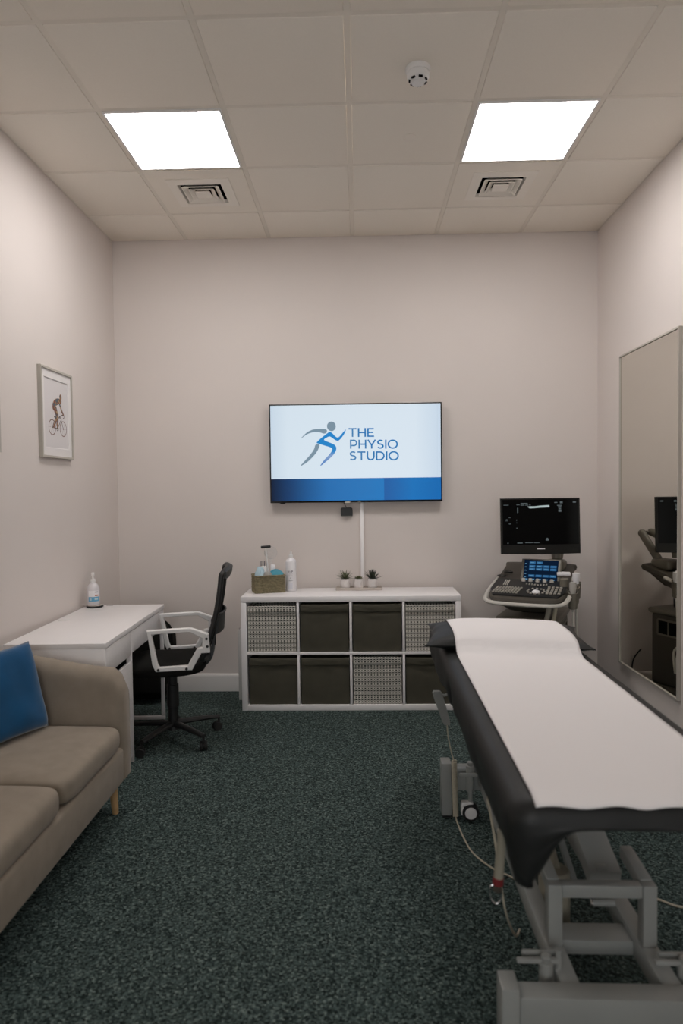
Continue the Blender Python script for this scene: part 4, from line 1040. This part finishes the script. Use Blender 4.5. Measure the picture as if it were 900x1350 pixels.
    # tilted touch screen
    TS = Matrix.Translation(K(.050, -.30, .058)) @ Matrix.Rotation(-.50, 4, 'X') @ Matrix.Scale(.86, 4)
    ts = MB(TS).bx(-.150, .150, -.006, .018, -.098, .098, .008, 3).build('touch_panel', GREYMID, t)
    MB(TS).bx(-.128, .128, -.0072, -.005, -.082, .086).build('touch_display', UIN, ts)
    for rs in ((0,), (1, 2, 3)):
        m = MB(TS)
        for r in rs:
            for c in range(4):
                if r == 3 and c > 1: continue
                z = (-.055, .0, .024, .054)[r]; m.bx(-.088+c*.053, -.088+c*.053+.045, -.0078, -.0068, z, z+.019)
        m.build('touch_buttons', UIB, ts)
    m = MB(TS)
    for r in range(5): m.bx(-.122, -.106, -.0078, -.0068, -.06+r*.028, -.056+r*.028)
    for r in range(4):
        for c in range(4):
            if r == 3 and c > 1: continue
            z = (-.055, .0, .024, .054)[r]; m.bx(-.080+c*.053, -.080+c*.053+.026, -.0083, -.0078, z+.008, z+.0115)
    for c in range(5): m.bx(-.12+c*.05, -.092+c*.05, -.0078, -.0068, -.078, -.071)
    m.build('touch_text', UIL, ts)
    MB().box(K(.050, -.240, .024), (.17, .05, .11), .02, rot=(.1, 0, 0)).build('touch_stand', GREYDARK, t)
    MB().box(K(.115, -.10, .025), (.13, .15, .07), .02, 3).build('arm_mount', GREYMID, t)
    # white connector and gel pot on the right rim
    MB().box(K(.195, -.30, .045), (.085, .05, .024), .006, rot=(0, 0, .2)).build('white_handset', PUREWHITE, t)
    MB().cyl(K(.212, -.40, 0), K(.212, -.40, .055), .026, .028, 20, bev=.003).build('gel_cup', GREYMID, t)
    # probe holders with probes
    for k in range(3):
        y = -.47+.075*k; x = .275
        m = MB(); m.loft([[K(x+r*math.cos(2*PI*j/16), y+r*math.sin(2*PI*j/16), z) for j in range(16)] for r, z in ((.026, -.10), (.030, -.02), (.032, 0), (.026, 0), (.022, -.09))], cap=False); m.box(K(x-.03, y, -.03), (.05, .03, .02), .004)
        m.build('probe_holder', GREYMID, t)
    for k, (y, w) in enumerate(((-.47, .017), (-.32, .019))):
        x = .275; m = MB(); m.lathe([(0, .065), (w*1.2, .06), (w*1.25, .03), (w, .0), (w*.8, -.10), (.006, -.13), (0, -.14)], K(x, y, 0), 18)
        pr = m.build('probe', PUREWHITE if k else SILVER, t)
        x2 = x-.02-.02*k
        MB().tube(spline([K(x, y, -.12), K(x+.004, y-.01, -.22), K(x+.006, y-.02, -.42), K(x-.015, y+.02, -.56), K(x-.05, y+.05, -.62), K(x-.075, y+.08, -.50), (.192, -.36+.06*k, .44)], 7), .0075, 8).build('probe_cable', mat('probe_cable_white', (.62, .60, .54), .5), pr)
    # big white transducer plugs hanging at the front of the column
    for k, x in enumerate((.085, .125)):
        MB().tube(spline([K(x+.06, -.55, -.06), K(x+.04, -.53, -.16), K(x, -.52, -.24), (x-.02, -.515, .50), (x-.02, -.51, .42)], 6), .016-.004*k, 10).build('cable_bundle', CREAM if k else mat('cable_grey', (.42, .39, .33), .5), t)
    # monitor arm: two links
    A0, A1, A1b, A2 = Vector((.12, -.06, .955)), Vector((.148, .070, 1.150)), Vector((.075, .055, 1.155)), Vector((.03, -.17, 1.075))
    MB().cyl(Vector((.12, -.06, .90)), A0+Vector((0, 0, .012)), .045, .040, 22, bev=.006).build('arm_post', GREYMID, t)
    def link(a, b, rr):
        d = (b-a).normalized(); pts = [a-d*rr, a-d*rr*.8, a-d*rr*.4, a, b, b+d*rr*.4, b+d*rr*.8, b+d*rr]
        MB().tube(pts, [rr*.08, rr*.6, rr*.92, rr, rr, rr*.92, rr*.6, rr*.08], 18).build('monitor_arm', GREYMID, t)
    link(A0, A1, .027); link(A1b, A2, .027)
    MB().cyl(A1, A1b, .014, n=14).build('arm_axle', GREYDARK, t)
    # monitor, turned to face the room
    inv_ = inv(UO, -UA)
    MT = inv_ @ Matrix.Translation((1.205, 4.455, 1.226)) @ Matrix.Rotation(math.radians(2), 4, 'Z') @ Matrix.Rotation(math.radians(-3), 4, 'X')
    hw, hh = .263, .183
    mon = MB(MT).loft([[Vector((x, y, z)) for x, z in ((-w, -h-.004), (0, -h-.008), (w, -h-.004), (w+.0, h), (-w, h))] for w, h, y in ((hw-.02, hh-.02, .045), (hw-.002, hh-.003, .030), (hw, hh, .022), (hw, hh, .002), (hw-.002, hh-.002, 0))]).build('monitor', MONP, t, sharp=30)
    MB(MT).bx(-hw+.012, hw-.012, -.0015, .002, -hh+.058, hh-.010).build('display', USCR, mon)
    MB(MT).bx(-.026, .026, -.0015, .001, -hh+.026, -hh+.034).build('badge', PUREWHITE, mon)
    MB(MT).box((.05, .06, -.06), (.14, .05, .16), .02).build('monitor_hinge', GREYDARK, mon)
    MB(MT).cyl((.115, .055, -.10), (.115, .050, -.225), .034, .028, 18, bev=.004).build('hinge_post', GREYMID, mon)
    k = .526/760.0
    def S(a, b): return ((a-452)*k, (352-b)*k)          # marks read off the screen
    def marks(lst, name, mm):
        m = MB(MT)
        for (a, b, c, d) in lst:
            x0, z0 = S(a, b); x1, z1 = S(c, d); m.bx(x0, x1, -.0021, -.0014, z1, z0)
        m.build(name, mm, mon, weld=False)
    marks([(98, 150, 146, 156), (262, 134, 330, 142), (222, 148, 252, 154), (262, 150, 300, 158), (308, 151, 336, 158), (344, 150, 358, 156), (586, 128, 616, 136), (640, 122, 666, 140), (764, 124, 794, 136), (612, 156, 656, 164), (622, 168, 652, 182), (626, 186, 650, 196), (624, 200, 652, 222), (224, 512, 276, 520), (300, 511, 380, 517), (386, 512, 440, 518), (130, 512, 140, 522)], 'screen_text', UID)
    marks([(228, 180, 238, 228), (120, 288, 132, 298), (218, 292, 224, 302), (498, 478, 526, 496), (506, 470, 520, 478), (218, 320, 226, 326), (218, 370, 228, 378), (146, 330, 168, 336), (146, 270, 162, 275), (112, 302, 136, 305)], 'screen_marks', UID)
    m = MB(MT); pts = [(325, 170), (345, 166), (400, 166), (450, 160), (538, 156), (538, 177), (450, 180), (400, 184), (350, 186)]
    m.faces([(S(a, b)[0], -.0021, S(a, b)[1]) for a, b in pts], [tuple(range(9))]); m.build('scan_image', UIW, mon, smooth=False)
ultrasound()
m = MB().tube(spline([(1.40, 4.86, .30), (1.46, 4.85, .22), (1.47, 4.84, .10), (1.44, 4.82, .012), (1.36, 4.76, .006), (1.25, 4.70, .006)], 7), .005, 8).build('power_cable', BLACKP)
tag(m, 'black power cable hanging down behind the ultrasound machine', 'cable')

# ------------------------------------------------------------------ view
sc.view_settings.view_transform = 'Standard'
try: sc.view_settings.look = 'None'
except Exception: pass
sc.view_settings.gamma = 1; sc.view_settings.use_curve_mapping = False
sc.view_settings.exposure = 0.07
w = bpy.data.worlds.new('world'); sc.world = w; w.use_nodes = True
w.node_tree.nodes['Background'].inputs[0].default_value = (0, 0, 0, 1); w.node_tree.nodes['Background'].inputs[1].default_value = 0
sc.cycles.max_bounces = 12; sc.cycles.diffuse_bounces = 8
